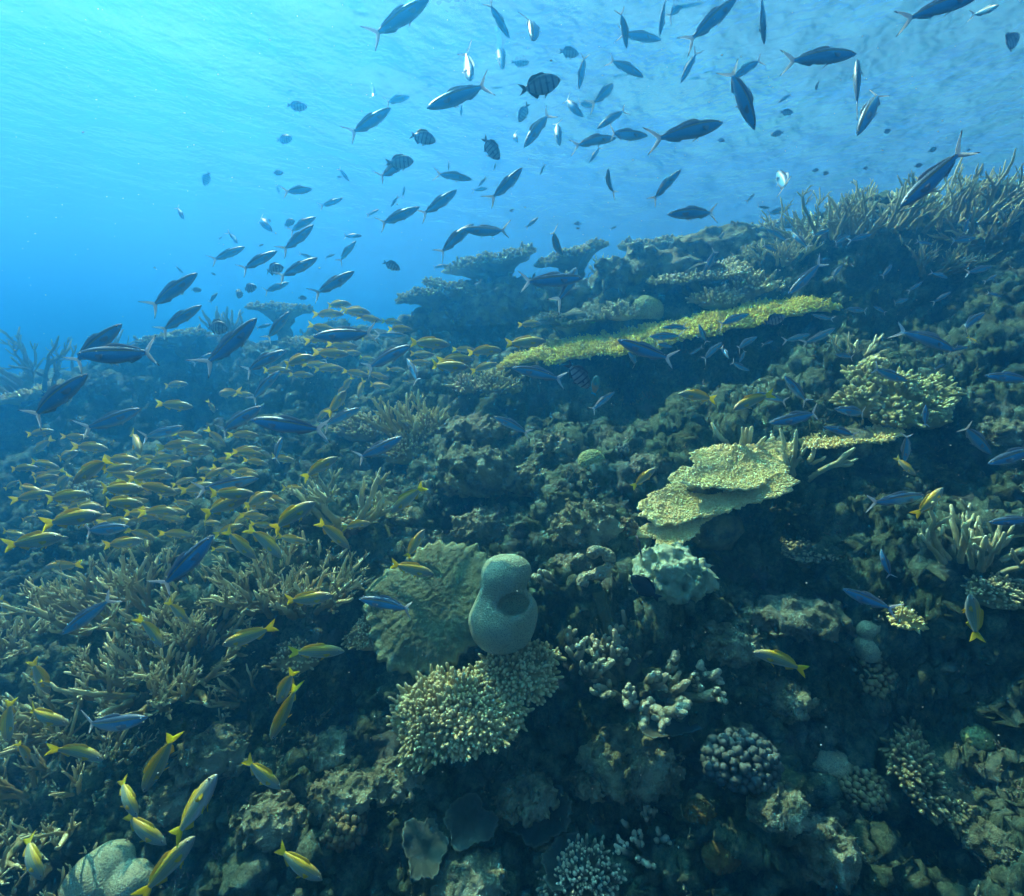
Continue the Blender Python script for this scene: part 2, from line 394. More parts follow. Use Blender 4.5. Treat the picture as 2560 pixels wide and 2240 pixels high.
def bead_cluster(g, rx, ry, rz, n, r, jitter=0.3):
    """a dome of rounded knobs"""
    i = np.arange(n) + 0.5; z = 1 - i / n * 1.15; a = np.pi * (1 + 5 ** 0.5) * i; rr = np.sqrt(np.maximum(0, 1 - z * z))
    pos = np.stack([rx * rr * np.cos(a), ry * rr * np.sin(a), rz * z], 1) + g.normal(size=(n, 3)) * r * jitter
    me_v, me_f = ICO; R_ = r * g.uniform(0.7, 1.25, n)
    sc = 1 + 0.16 * g.normal(size=(n, len(me_v)))
    V = pos[:, None] + me_v[None] * (R_[:, None] * np.clip(sc, 0.75, 1.3))[..., None] * np.array([1, 1, 1.15])
    T = (me_f[None] + (np.arange(n) * len(me_v))[:, None, None]).reshape(-1, 3)
    return V.reshape(-1, 3), None, T, np.tile(np.clip(me_v[:, 2] * 0.5 + 0.5, 0, 1), n)
import bmesh as _bm
def _ico(s):
    b = _bm.new(); _bm.ops.create_icosphere(b, subdivisions=s, radius=1.0); b.verts.index_update()
    v = np.array([x.co for x in b.verts]); f = np.array([[y.index for y in x.verts] for x in b.faces]); b.free(); return v, f
ICO = _ico(2)
def outline(g, n, rough=0.22, lobes=5):
    a = np.linspace(0, 2 * np.pi, n, endpoint=False); r = np.ones(n)
    for k in range(2, 2 + lobes): r += rough / k ** 0.7 * np.cos(k * a + g.uniform(0, 6.28)) * g.uniform(0.5, 1.2)
    r += 0.035 * np.cos(19 * a + g.uniform(0, 6)) * g.uniform(0.5, 1) + 0.03 * np.cos(31 * a + g.uniform(0, 6))
    return a, np.clip(r, 0.45, 1.6)
def plate(g, rx, ry, th, rough=0.22, wav=0.04, cup=0.05, nr=22, na=120, freq=6.0, grain=0.02):
    """a thick, irregular disc: coral tables and sheets; returns the mesh and a sampler for its top"""
    a, rim = outline(g, na, rough); sd_ = int(g.integers(1, 9999)); m = max(rx, ry)
    def top(rr, ang):
        s = np.interp(ang % (2 * np.pi), np.append(a, 2 * np.pi), np.append(rim, rim[0])) * rr
        x, y = rx * s * np.cos(ang), ry * s * np.sin(ang); p = np.stack([x, y, 0 * x], 1)
        z = cup * m * rr ** 2 + wav * m * noise3(p / m * 1.7 + sd_ % 31, sd_) + grain * m * fbm(p / m * freq, 3, sd_ + 5, 0.6)
        return np.stack([x, y, z], 1)
    t = np.linspace(0.02, 1, nr); RR, AA = np.meshgrid(t, a, indexing='ij')
    up = top(RR.ravel(), AA.ravel()); lo = up.copy()
    thick = th * (0.35 + 2.2 * (1 - RR.ravel()) ** 2); lo[:, 2] -= thick
    rimmid = up[-na:] * 1.0; rimmid[:, :2] *= 1 + th * 0.35 / m; rimmid[:, 2] -= thick[-na:] * 0.5
    I = np.arange(nr * na).reshape(nr, na); J = np.roll(I, -1, 1)
    q1 = np.stack([I[:-1], I[1:], J[1:], J[:-1]], -1).reshape(-1, 4); q2 = q1[:, ::-1] + nr * na
    e = 2 * nr * na + np.arange(na); e2 = np.roll(e, -1)
    q3 = np.stack([I[-1], e, e2, J[-1]], -1); q4 = np.stack([e, I[-1] + nr * na, J[-1] + nr * na, e2], -1)
    cv = np.array([up[:na].mean(0), lo[:na].mean(0)]); ci = 2 * nr * na + na
    t1 = np.stack([np.full(na, ci), I[0], J[0]], -1); t2 = np.stack([np.full(na, ci + 1), J[0] + nr * na, I[0] + nr * na], -1)
    V = np.concatenate([up, lo, rimmid, cv]); at_ = np.concatenate([RR.ravel(), RR.ravel() * 0.4, np.ones(na), [0, 0]])
    return (V, np.concatenate([q1, q2, q3, q4]), np.concatenate([t1, t2]), at_), top
def nubbed_plate(g, rx, ry, th, n, fl, fr, rim=0, lean=0.5, **kw):
    """a plate whose top is packed with small upright branchlets, longer and leaning outward at the rim"""
    base, top = plate(g, rx, ry, th, **kw)
    rr = np.sqrt(g.uniform(0, 1, n)); an = g.uniform(0, 2 * np.pi, n); p = top(rr, an)
    out = np.stack([np.cos(an), np.sin(an), 0 * an], 1)
    d = np.array([0, 0, 1.0]) + out * (lean * rr ** 3)[:, None] + g.normal(size=(n, 3)) * 0.16
    parts = [base, fingers(p - norm(d) * fl * 0.15, d, fl * g.uniform(0.6, 1.25, n), fr * g.uniform(0.8, 1.25, n), g=g)]
    if rim:
        an = g.uniform(0, 2 * np.pi, rim); p = top(np.full(rim, 0.985), an); out = np.stack([np.cos(an), np.sin(an), 0.35 + 0 * an], 1)
        p = p - np.array([0, 0, th * 0.2])
        parts.append(fingers(p, out + g.normal(size=(rim, 3)) * 0.25, fl * g.uniform(0.7, 1.4, rim), fr * g.uniform(0.85, 1.25, rim), g=g))
    return join(*parts)
def finger_dome(g, rx, ry, rz, n, fl, fr, flare=1.0, rough=0.2):
    """a bushy colony: a low dome packed with finger-like branchlets"""
    rr = np.sqrt(g.uniform(0, 1, n)); an = g.uniform(0, 2 * np.pi, n); _, rim = outline(g, 64, rough)
    s = rr * np.interp(an, np.linspace(0, 2 * np.pi, 64), rim)
    p = np.stack([rx * s * np.cos(an), ry * s * np.sin(an), rz * np.maximum(0, 1 - rr ** 2)], 1)
    d = np.stack([np.cos(an) * rr * flare, np.sin(an) * rr * flare, 1.0 - 0.45 * rr], 1) + g.normal(size=(n, 3)) * 0.16
    # forked clumps: each finger gets one or two short side knobs
    L = fl * g.uniform(0.65, 1.2, n); r_ = fr * g.uniform(0.8, 1.2, n); dn = norm(d)
    f1 = fingers(p - dn * fl * 0.35, d, L * 1.35, r_, g=g)
    k = n // 2; sd_ = norm(dn[:k] + g.normal(size=(k, 3)) * 0.8)
    f2 = fingers(p[:k] + dn[:k] * (L[:k] * 0.35)[:, None], sd_, L[:k] * 0.55, r_[:k] * 0.85, g=g)
    return join(f1, f2)
def dome(g, rx, ry, rz, rough=0.1):
    v, f = _ico(4); sd_ = int(g.integers(1, 9999)); v = v * (1 + rough * fbm(v * 2.2, 3, sd_))[:, None] * np.array([rx, ry, rz])
    return v, None, f, np.zeros(len(v))

# ------------------------------------------------------------------ coral materials
def coral_mat(name, base, tip=None, dark=0.55, bscale=120, bstr=0.5, bdist=0.006, blotch=6.0, tip_at=(0.55, 0.95), polyp=None, second=None):
    gr = lambda c: (c[0] * 0.98, c[1] * 1.04, c[2] * 0.76)          # overall green-yellow tint on every coral colour
    base = gr(base); second = second and gr(second); tip = tip and gr(tip)
    m, t, b = new_mat(name); tc = N(t, 'ShaderNodeTexCoord'); vec = tc.outputs['Object']
    n1 = tex_noise(t, vec, blotch, 5, 0.65)
    lo = tuple(c * dark for c in base)
    col = ramp(t, n1, [(0.32, lo), (0.55, base), (0.72, tuple(min(0.9, c * 1.2) for c in base))])
    if second:
        col = mixc(t, ramp(t, tex_noise(t, vec, blotch * 0.45, 4, 0.6), [(0.48, (0, 0, 0)), (0.6, (1, 1, 1))]), col, second)
    if tip:
        at_ = N(t, 'ShaderNodeAttribute'); at_.attribute_name = 'tip'
        f = ramp(t, at_.outputs['Fac'], [(tip_at[0], (0, 0, 0)), (tip_at[1], (1, 1, 1))]); col = mixc(t, f, col, tip)
    h = tex_noise(t, vec, bscale, 4, 0.65)
    if polyp:
        vo = N(t, 'ShaderNodeTexVoronoi'); vo.inputs['Scale'].default_value = polyp; t.links.new(vec, vo.inputs['Vector'])
        col = mixc(t, ramp(t, vo.outputs['Distance'], [(0.12, (1, 1, 1)), (0.42, (0, 0, 0))]), col, tuple(c * 0.45 for c in base))
        h = math_n(t, 'ADD', math_n(t, 'MULTIPLY', vo.outputs['Distance'], 0.9), math_n(t, 'MULTIPLY', h, 0.35))
    t.links.new(col, b.inputs['Base Color']); b.inputs['Roughness'].default_value = 0.85; b.inputs['Specular IOR Level'].default_value = 0.2
    bump(t, b, h, bstr, bdist)
    return m
M = dict(
    tan=coral_mat('tan_finger_coral', (0.40, 0.33, 0.17), (0.72, 0.66, 0.46)),
    stag=coral_mat('staghorn_coral', (0.33, 0.27, 0.15), (0.85, 0.78, 0.55), tip_at=(0.45, 1.0)),
    stagdark=coral_mat('dark_staghorn', (0.22, 0.20, 0.16), (0.42, 0.40, 0.33)),
    stagpale=coral_mat('pale_staghorn', (0.42, 0.40, 0.27), (0.72, 0.70, 0.52)),
    yellow=coral_mat('yellow_table_coral', (0.72, 0.58, 0.08), (0.92, 0.84, 0.20), dark=0.85),
    pale=coral_mat('pale_table_coral', (0.84, 0.66, 0.32), (0.90, 0.82, 0.54), tip_at=(0.7, 1.0), dark=0.85),
    sil=coral_mat('olive_table_coral', (0.30, 0.29, 0.18), (0.50, 0.48, 0.30)),
    bush=coral_mat('golden_bush_coral', (0.46, 0.38, 0.15), (0.74, 0.66, 0.36)),
    cauli=coral_mat('cauliflower_coral', (0.36, 0.33, 0.16), (0.66, 0.64, 0.38), tip_at=(0.4, 0.95), bscale=70, bdist=0.012), shadec=coral_mat('shaded_cauliflower_coral', (0.17, 0.15, 0.09), (0.34, 0.31, 0.20), tip_at=(0.4, 0.95), bscale=70, bdist=0.012),  # second is a darker copy of the first, lower right shade put in
    porites=coral_mat('smooth_boulder_coral', (0.40, 0.43, 0.34), None, dark=0.85, bscale=90, bstr=0.7, bdist=0.005, blotch=5, polyp=140),
    sheet=coral_mat('green_sheet_coral', (0.12, 0.15, 0.095), (0.22, 0.26, 0.17), dark=0.7, bscale=45, bstr=0.9, bdist=0.02, tip_at=(0.9, 1.0)),
    dead=coral_mat('dead_coral', (0.26, 0.25, 0.19), (0.52, 0.52, 0.44), dark=0.3, bscale=60, bstr=1.0, bdist=0.02, blotch=12, tip_at=(0.5, 1.0), second=(0.10, 0.11, 0.07)),
    honey=coral_mat('honeycomb_sponge', (0.46, 0.43, 0.33), None, dark=0.7, bstr=1.0, bdist=0.015, polyp=62),
    turq=coral_mat('pale_massive_coral', (0.45, 0.52, 0.42), None, dark=0.7, bscale=50, bstr=0.7, bdist=0.012, second=(0.25, 0.34, 0.27)),
    brain=coral_mat('brain_coral', (0.34, 0.40, 0.20), None, dark=0.75, bstr=1.0, bdist=0.012, polyp=70),
    knob=coral_mat('brown_knob_coral', (0.15, 0.11, 0.07), (0.24, 0.19, 0.12), dark=0.8),
    blue=coral_mat('blue_nodule_coral', (0.065, 0.085, 0.09), (0.12, 0.15, 0.16), dark=0.7, bscale=70),  # darkened: dim light low on the slope is put into the colour
    leaf=coral_mat('leaf_plate', (0.06, 0.075, 0.07), (0.10, 0.12, 0.11), dark=0.6, bscale=60, tip_at=(0.9, 1.0)),  # colour lowered to carry the dimness at the foot of the slope
    rock=coral_mat('crusted_rock', (0.27, 0.28, 0.20), None, dark=0.28, bscale=60, bstr=1.0, bdist=0.04, blotch=14, second=(0.40, 0.42, 0.34)),
    paler=coral_mat('pale_rock', (0.30, 0.31, 0.25), None, dark=0.35, bscale=60, bstr=1.0, bdist=0.03, blotch=14, second=(0.17, 0.18, 0.14)),
    orange=coral_mat('ochre_sponge', (0.13, 0.095, 0.035), None, dark=0.6, bscale=50, bstr=0.9, bdist=0.01),
    white=coral_mat('white_tipped_coral', (0.16, 0.15, 0.11), (0.58, 0.58, 0.52), tip_at=(0.55, 0.85)),
)
# ------------------------------------------------------------------ placing corals
LAND = []                        # (display px, py, short phrase): landmarks for the fish labels
def add(name, label, cat, geo, mat, loc, tilt=(0, 0), rot=0.0, parent=None, group=None):
    v, q, t, a = geo
    o = obj(name, mesh_np(name, v, q, t, attrs={'tip': a}), M[mat] if isinstance(mat, str) else mat)
    if parent is not None: o.parent = parent; o.location = loc
    else: o.location = loc; tag(o, label, cat, group)
    o.rotation_euler = (R(tilt[0]), R(tilt[1]), R(rot))
    return o
def root(name, label, cat, loc, tilt=(0, 0), rot=0.0, group=None):
    o = bpy.data.objects.new(name, None); C.objects.link(o); o.location = loc; o.rotation_euler = (R(tilt[0]), R(tilt[1]), R(rot))
    o.empty_display_size = 0.1; return tag(o, label, cat, group)
def spot(px, py, depth=None):
    h = hit(px, py)
    if h is None or (depth and depth < h[2] - 0.02) or h[2] > 9:
        d = depth or 5.5; return at(px, py, d), d
    return h[0], h[2]
def S(px, depth): return px * depth / 1024.0

def G(seed): return np.random.default_rng(seed)
def land(px, py, phrase): LAND.append((px, py, phrase))
def stag(px, py, wpx, label, phrase=None, mat='stag', n=16, th=9, seed=1, depth=None, spread=1.0, up=0.9, gens=2, kids=(2, 4), Lk=0.55, base=0.22, cat='staghorn coral', name='staghorn_coral', group=None, tipr=0.45, curl=0.35, tilt=(0, 0)):
    loc, d = spot(px, py, depth); W = S(wpx, d)
    if phrase: land(px, py - wpx * 0.2, phrase)
    return add(name, label, cat, branching(n, W * Lk, S(th, d) / 2, G(seed), spread, up, W * base, gens, kids, curl, tipr=tipr), mat, loc, tilt, group=group)
def bush(px, py, wpx, label, phrase=None, mat='bush', n=160, fl=22, fr=3.6, rz=0.3, ry=0.8, seed=1, depth=None, tilt=(12, 0), cat='bush coral', name='bush_coral', group=None, flare=1.0, base=True):
    loc, d = spot(px, py, depth); W = S(wpx, d) / 2
    if phrase: land(px, py, phrase)
    r = root(name, label, cat, loc, tilt, group=group); g = G(seed)
    add('branchlets', None, None, finger_dome(g, W * 0.85, W * ry * 0.85, W * rz, n, S(fl, d), S(fr, d), flare), mat, (0, 0, 0), parent=r)
    if base: add('base', None, None, dome(g, W * 0.82, W * ry * 0.82, W * rz * 0.85, 0.12), mat, (0, 0, -W * 0.04), parent=r)
    return r
def mass(px, py, wpx, label, phrase=None, mat='rock', ry=0.9, rz=0.7, seed=1, depth=None, cat='rock', name='coral_rock', rough=0.22, freq=2.4, knob=0.0, kfreq=8, n=62, tilt=(0, 0), group=None):
    loc, d = spot(px, py, depth); W = S(wpx, d) / 2
    if phrase: land(px, py - wpx * 0.2, phrase)
    return add(name, label, cat, lump(G(seed), W, W * ry, W * rz, rough, freq, knob, kfreq, n), mat, loc, tilt, group=group)
def beads(px, py, wpx, label, phrase=None, mat='knob', n=60, rpx=7, ry=0.9, rz=0.6, seed=1, depth=None, tilt=(15, 0), cat='knob coral', name='knob_coral', group=None):
    loc, d = spot(px, py, depth); W = S(wpx, d) / 2
    if phrase: land(px, py, phrase)
    return add(name, label, cat, bead_cluster(G(seed), W * 0.85, W * ry * 0.85, W * rz, n, S(rpx, d)), mat, loc, tilt, group=group)
def stalk_geo(g, h, r0, r1):
    t = np.linspace(0, 1, 8); P = np.stack([0.05 * h * g.normal(size=8), 0.05 * h * g.normal(size=8), -h * (1 - t)], 1)[None]
    return tubes(P, ((r0 + (r1 - r0) * t ** 3) * (1 + 0.1 * g.normal(size=8)))[None], 12)
def table(px, py, wpx, label, phrase=None, mat='sil', ratio=0.6, tilt=(8, 0), th=10, nub=500, fl=9, fr=3.0, rim=120, seed=1, depth=None, lift=0.08, cat='table coral', name='table_coral', rough=0.22, wav=0.05, cup=0.05, stalk=True, group=None, lean=0.5, rot=0.0, na=120):
    loc, d = spot(px, py, depth); W = S(wpx, d) / 2; g = G(seed)
    if phrase: land(px, py, phrase)
    r = root(name, label, cat, loc + np.array([0, 0, lift]), tilt, rot, group)
    add('plate', None, None, nubbed_plate(g, W, W * ratio, S(th, d), nub, S(fl, d), S(fr, d), rim, lean, rough=rough, wav=wav, cup=cup, na=na), mat, (0, 0, 0), parent=r)
    if stalk: add('stalk', None, None, stalk_geo(g, max(lift, 0.05) + W * 0.25, W * 0.28, W * 0.55), 'rock', (0, W * 0.1, -S(th, d) * 0.8), parent=r)
    return r

# --- the centrepiece: a gourd-shaped boulder coral with a hollow in its side
def gourd():
    loc, d = spot(1005, 1296); d -= 0.05; loc = at(1005, 1296, d); k = S(133, d) / 0.30
    def f(p):
        p = p / k
        e = smin(sph(p, (0.0, 0, 0.135), 0.150, (1, 1, 0.95)), sph(p, (0.004, 0.02, 0.345), 0.097, (1, 1, 0.92)), 0.12)
        e = smin(e, sph(p, (0.062, -0.01, 0.372), 0.056), 0.06)
        e = smin(e, sph(p, (0.085, -0.03, 0.20), 0.060), 0.06)
        a, b_ = np.array([0.030, -0.175, 0.275]), np.array([0.055, -0.045, 0.235]); h = np.clip(((p - a) @ (b_ - a)) / ((b_ - a) @ (b_ - a)), 0, 1)
        e = -smin(-e, np.linalg.norm((p - a - h[:, None] * (b_ - a)) * np.array([0.75, 1, 1.1]), axis=1) - 0.043, 0.03)
        e = -smin(-e, sph(p, (-0.030, -0.125, 0.300), 0.013), 0.04)
        a, b_ = np.array([0.0, -0.05, 0.452]), np.array([0.05, -0.085, 0.395]); h = np.clip(((p - a) @ (b_ - a)) / ((b_ - a) @ (b_ - a)), 0, 1)
        e = -smin(-e, np.linalg.norm(p - a - h[:, None] * (b_ - a), axis=1) - 0.008, 0.02)
        return (e + 0.006 * noise3(p * 9, 3) + 0.002 * noise3(p * 22, 5)) * k
    add('boulder_coral', 'smooth grey gourd shaped boulder coral with a dark hollow in its side', 'boulder coral',
        surface_nets(f, (-0.2 * k, -0.2 * k, -0.06 * k), (0.2 * k, 0.2 * k, 0.5 * k), 84), 'porites', loc, (0, 0))
    land(1005, 1200, 'smooth gourd shaped boulder coral')
gourd()
# --- the green sheet coral draped on the slope behind it
loc, d = spot(860, 1200); loc = at(860, 1195, d - 0.10); W = S(215, d) / 2
add('sheet_coral', 'bumpy sage green sheet coral draped behind the gourd shaped boulder coral', 'sheet coral',
    plate(G(5), W * 1.08, W * 1.22, 0.05, 0.09, 0.08, -0.16, 70, 220, 12.0, 0.015)[0], 'sheet', loc, (40, 4), -10)
land(830, 1180, 'green sheet coral')
# --- the tan finger coral in front of it, two lobes
loc, d = spot(905, 1440); d -= 0.10; loc = at(905, 1430, d)
r = root('finger_coral', 'tan finger coral in two lobes packed with pale tipped fingers, below the gourd shaped coral', 'finger coral', loc, (34, -4))
for dx, dz, wx, n, sd_ in ((0, 0, 258, 900, 3), (S(128, d), S(78, d), 185, 520, 4)):
    lp = add('lobe', None, None, dome(G(sd_), S(wx, d) * 0.46, S(wx, d) * 0.28, S(wx, d) * 0.10, 0.12), 'tan', (dx, dz, -0.02), parent=r)
    add('branchlets', None, None, finger_dome(G(sd_), S(wx, d) * 0.50, S(wx, d) * 0.30, S(wx, d) * 0.10, n, S(17, d), S(4.6, d), 0.75, 0.14), 'tan', (0, 0, 0), parent=lp)
land(900, 1420, 'tan two lobed finger coral')

# --- the long yellow table and the other tables
table(1402, 640, 800, 'long yellow green table coral fringed with short fingers across the upper slope', 'long yellow table coral', 'yellow', 0.21, (15, -11), 11, 9500, 7, 2.2, 1600, 21, 4.25, 0.02, rough=0.06, wav=0.02, cup=-0.03, stalk=False, lean=0.9, na=240)
def tiers():
    loc, d = spot(1440, 1030); d -= 0.14; loc = at(1435, 995, d)
    r = root('table_coral', 'pale cream table coral of ragged overlapping tiers on the right of the slope', 'table coral', loc)
    for i, (dx, dy, dz, wx, ratio, tl, rt, n) in enumerate(((44, 0.06, 58, 235, 0.55, (27, -5), 8, 2500), (-16, -0.03, 12, 250, 0.55, (30, -13), 0, 2800), (-92, -0.12, -42, 135, 0.55, (32, -17), 5, 900))):
        add('plate', None, None, nubbed_plate(G(40 + i), S(wx, d) / 2, S(wx, d) * ratio / 2, S(11, d), n, S(2.4, d), S(1.9, d), 520, 0.5, rough=0.26, wav=0.07, cup=0.06, na=180), 'pale', (S(dx, d), dy, S(dz, d)), tl, rt, r)
    add('stalk', None, None, stalk_geo(G(46), 0.34, 0.16, 0.20), 'rock', (0, 0.10, S(0, d)), parent=r)
    land(1430, 970, 'cream tiered table coral')
tiers()
table(1695, 945, 175, 'thin cream table coral jutting right behind the ragged tiered one', 'thin cream table coral', 'pale', 0.42, (16, -7), 9, 900, 5, 2.0, 300, 51, None, 0.20, lean=0.7, rough=0.2)
RT = 'olive table corals along the reef crest'
table(985, 546, 170, 'broad olive table coral highest on the mound at the reef crest', 'broad crest table coral', 'sil', 0.6, (9, -9), 26, 800, 9, 3.2, 260, 61, 5.5, 0.12, wav=0.12, group=RT)
table(1142, 534, 130, 'olive table coral with its right edge raised, right of the broad crest table', None, 'sil', 0.6, (8, -17), 20, 600, 9, 3.2, 220, 62, 5.4, 0.12, wav=0.10, group=RT)
table(868, 610, 135, 'small olive table coral on the left shoulder of the crest mound', None, 'sil', 0.6, (6, -8), 20, 500, 9, 3.2, 200, 63, 5.4, 0.1, wav=0.12, group=RT)
table(905, 590, 90, 'short tilted olive table coral above the one on the left shoulder of the mound', None, 'sil', 0.6, (6, 14), 20, 300, 9, 3.2, 140, 163, 5.35, 0.06, wav=0.16, group=RT)
table(1325, 508, 150, 'hazy olive table coral on the crest behind the round green coral', 'hazy table coral on the crest', 'sil', 0.6, (8, -5), 30, 400, 8, 3.2, 160, 64, 6.4, 0.12, wav=0.10, group=RT)
table(565, 655, 95, 'hazy olive table coral on the left crest above the yellow fish school', None, 'sil', 0.6, (6, 3), 18, 300, 8, 3, 120, 65, 6.2, 0.22, wav=0.08, group=RT)
table(1480, 478, 150, 'distant olive table coral at the foot of the staghorn thicket on the right crest', None, 'sil', 0.6, (8, -8), 24, 300, 8, 3, 120, 66, 6.3, 0.08, wav=0.08, group=RT)
table(1400, 575, 190, 'wavy pale olive plate coral on the slope right of the round green coral', None, 'stagpale', 0.45, (15, -9), 12, 700, 9, 3, 260, 67, None, 0.10, wav=0.10, group=RT)
table(1150, 650, 190, 'flat grey green plate coral on the ledge left of the round green coral', None, 'sheet', 0.4, (12, -2), 14, 200, 6, 4, 120, 68, None, 0.05, wav=0.10, rough=0.3)
table(55, 806, 130, 'tan rimmed plate coral on the left crest below the dark antlers', None, 'pale', 0.5, (10, -14), 12, 400, 9, 3, 180, 69, None, 0.08, wav=0.08)
table(355, 690, 120, 'grey plate coral on the left crest below the paired fusiliers', None, 'sil', 0.6, (8, -10), 16, 300, 9, 3, 120, 70, None, 0.08, wav=0.10)
table(640, 700, 120, 'dark plate coral inside the upper yellow school', None, 'sil', 0.6, (8, -4), 16, 300, 9, 3, 120, 71, None, 0.08, wav=0.10)
table(1895, 1612, 270, 'blunt fingered tan table coral sloping down at lower right', 'fingered table coral at lower right', 'shadec', 0.62, (30, 24), 14, 600, 20, 4.6, 160, 72, None, 0.10, rough=0.18, lean=0.9, wav=0.08, name='table_coral')
table(1620, 1120, 110, 'dark crusted shelf coral in the shade beneath the cream tiers', None, 'dead', 0.6, (10, -4), 16, 100, 7, 4, 40, 73, None, 0.05)

# --- staghorn thickets
CR = 'staghorn colonies of the right crest thicket'
stag(1660, 470, 260, 'hazy staghorn coral at the left end of the right crest thicket', 'right crest staghorn thicket', 'stagpale', 41, 7, 81, None, 0.8, 0.9, 2, (2, 3), 0.31, 0.30, group=CR)
stag(1765, 455, 260, 'tall staghorn coral in the middle of the right crest thicket', None, 'stagpale', 44, 8, 82, None, 0.9, 0.9, 2, (2, 3), 0.31, 0.30, group=CR)
stag(1885, 440, 300, 'long branched staghorn coral leaning right beside the large tail-up fusilier', None, 'stagpale', 48, 8, 83, None, 1.1, 0.8, 2, (2, 3), 0.31, 0.30, group=CR)
stag(1560, 520, 150, 'low staghorn coral below the left end of the right crest thicket', None, 'stagpale', 28, 6, 84, None, 1.0, 0.7, 2, (2, 3), 0.36, 0.2, group=CR)
stag(1990, 470, 200, 'staghorn coral at the right edge of the crest thicket', None, 'stag', 28, 8, 85, None, 1.1, 0.7, 2, (2, 3), 0.36, 0.3, group=CR)
stag(1850, 540, 200, 'shaded staghorn coral under the right crest thicket', None, 'stag', 25, 7, 86, None, 1.2, 0.5, 2, (2, 3), 0.36, 0.18, group=CR)
LT = 'staghorn corals on the left slope'
stag(590, 1180, 250, 'tan staghorn coral right of the thickets, beneath the yellow school', 'right tan staghorn coral', 'stag', 55, 12, 91, None, 1.0, 0.85, 2, (2, 4), 0.42, 0.32, group=LT)
stag(285, 1190, 300, 'wide tan staghorn coral whose pale tips crowd the upper left slope', 'wide left staghorn coral', 'stag', 60, 12, 92, None, 1.2, 0.7, 2, (2, 4), 0.34, 0.36, group=LT)
stag(400, 1240, 220, 'tan staghorn coral between the wide thicket and the one below the school', None, 'stag', 45, 11, 93, None, 1.0, 0.8, 2, (2, 4), 0.38, 0.34, group=LT)
stag(330, 1330, 290, 'tan staghorn coral with stubby branches fanned left over a dark hollow', 'stubby left staghorn coral', 'stag', 62, 12, 94, None, 1.3, 0.6, 2, (2, 4), 0.32, 0.36, group=LT)
stag(40, 1290, 190, 'tan staghorn coral cut by the left edge of the photo', 'staghorn coral at the left edge', 'stag', 42, 12, 95, None, 1.1, 0.8, 2, (2, 4), 0.42, 0.32, group=LT)
stag(150, 1420, 230, 'sparse staghorn coral under the left edge thicket', None, 'stag', 32, 11, 96, None, 1.2, 0.7, 2, (2, 3), 0.40, 0.34, group=LT)
stag(110, 1560, 330, 'dark staghorn coral with scattered pale tips at lower left', 'dark lower left staghorn coral', 'stag', 42, 12, 97, None, 1.3, 0.6, 2, (2, 3), 0.40, 0.36, group=LT)
stag(40, 1740, 280, 'staghorn coral in the lower left corner of the photo', None, 'stag', 27, 13, 98, None, 1.2, 0.7, 2, (2, 3), 0.40, 0.34, group=LT)
stag(520, 1370, 150, 'thin twiggy staghorn coral left of the two crossing snappers', None, 'stag', 14, 8, 99, None, 1.2, 0.7, 2, (1, 3), 0.45, 0.3, group=LT)
stag(690, 1030, 190, 'sprawling thick branched antler coral right of the yellow school', 'sprawling antler coral', 'stagpale', 9, 15, 101, None, 1.6, 0.6, 2, (2, 3), 0.62, 0.2, cat='antler coral', name='antler_coral', tipr=0.5)
stag(830, 850, 170, 'straight spiked antler coral on the middle slope', 'spiked antler coral', 'bush', 24, 9, 102, None, 1.2, 0.8, 1, (2, 3), 0.42, 0.3, cat='antler coral', name='antler_coral', tipr=0.65, curl=0.1)
stag(440, 1440, 130, 'pale forked twig coral standing alone on the dark lower left slope', 'lone pale twig coral', 'stagpale', 4, 12, 103, None, 1.2, 0.9, 2, (2, 3), 0.62, 0.12, cat='antler coral', name='antler_coral')
stag(1487, 900, 100, 'small antler coral fanned like an open hand above the cream tiers', 'open hand antler coral', 'stagpale', 9, 11, 104, None, 1.5, 0.9, 0, (1, 2), 0.78, 0.08, cat='antler coral', name='antler_coral', tipr=0.7, curl=0.08)
stag(1592, 945, 120, 'upright antler coral between the cream tiers and the thin table', 'upright antler coral', 'stagpale', 9, 12, 105, None, 1.0, 1.2, 1, (1, 2), 0.85, 0.1, cat='antler coral', name='antler_coral', tipr=0.65, curl=0.12)
stag(1715, 722, 90, 'little antler coral above the knobbly cauliflower coral', None, 'stagpale', 7, 8, 106, None, 1.3, 0.9, 1, (1, 2), 0.75, 0.1, cat='antler coral', name='antler_coral', tipr=0.6, curl=0.12)
stag(1945, 1100, 210, 'cream antler coral with blunt upright prongs near the right edge', 'blunt pronged antler coral', 'stagpale', 17, 11, 107, None, 1.1, 0.9, 1, (2, 3), 0.50, 0.26, cat='antler coral', name='antler_coral', tipr=0.7, curl=0.2)
stag(90, 775, 220, 'dark antler coral silhouetted on the far left crest', 'dark antlers on the left crest', 'stagdark', 14, 9, 108, 5.9, 1.1, 0.9, 2, (2, 3), 0.62, 0.26, cat='antler coral', name='antler_coral')
stag(462, 668, 75, 'hazy upright finger coral on the left crest', None, 'stagdark', 16, 8, 109, 6.0, 0.7, 1.2, 0, (1, 2), 0.72, 0.22, cat='antler coral', name='antler_coral', tipr=0.6, curl=0.1)
stag(1215, 545, 70, 'faint spiky coral on the crest between two hazy tables', None, 'stagpale', 14, 5, 110, 6.2, 0.8, 1.2, 1, (1, 2), 0.6, 0.3, cat='antler coral', name='antler_coral')
stag(1265, 1340, 250, 'knobbly dead coral tangle crusted grey, right of the gourd shaped coral', 'dead coral tangle', 'dead', 34, 18, 111, None, 1.3, 0.7, 2, (2, 4), 0.34, 0.40, cat='dead coral', name='dead_coral', tipr=0.8, curl=0.5, group='dead branching corals')
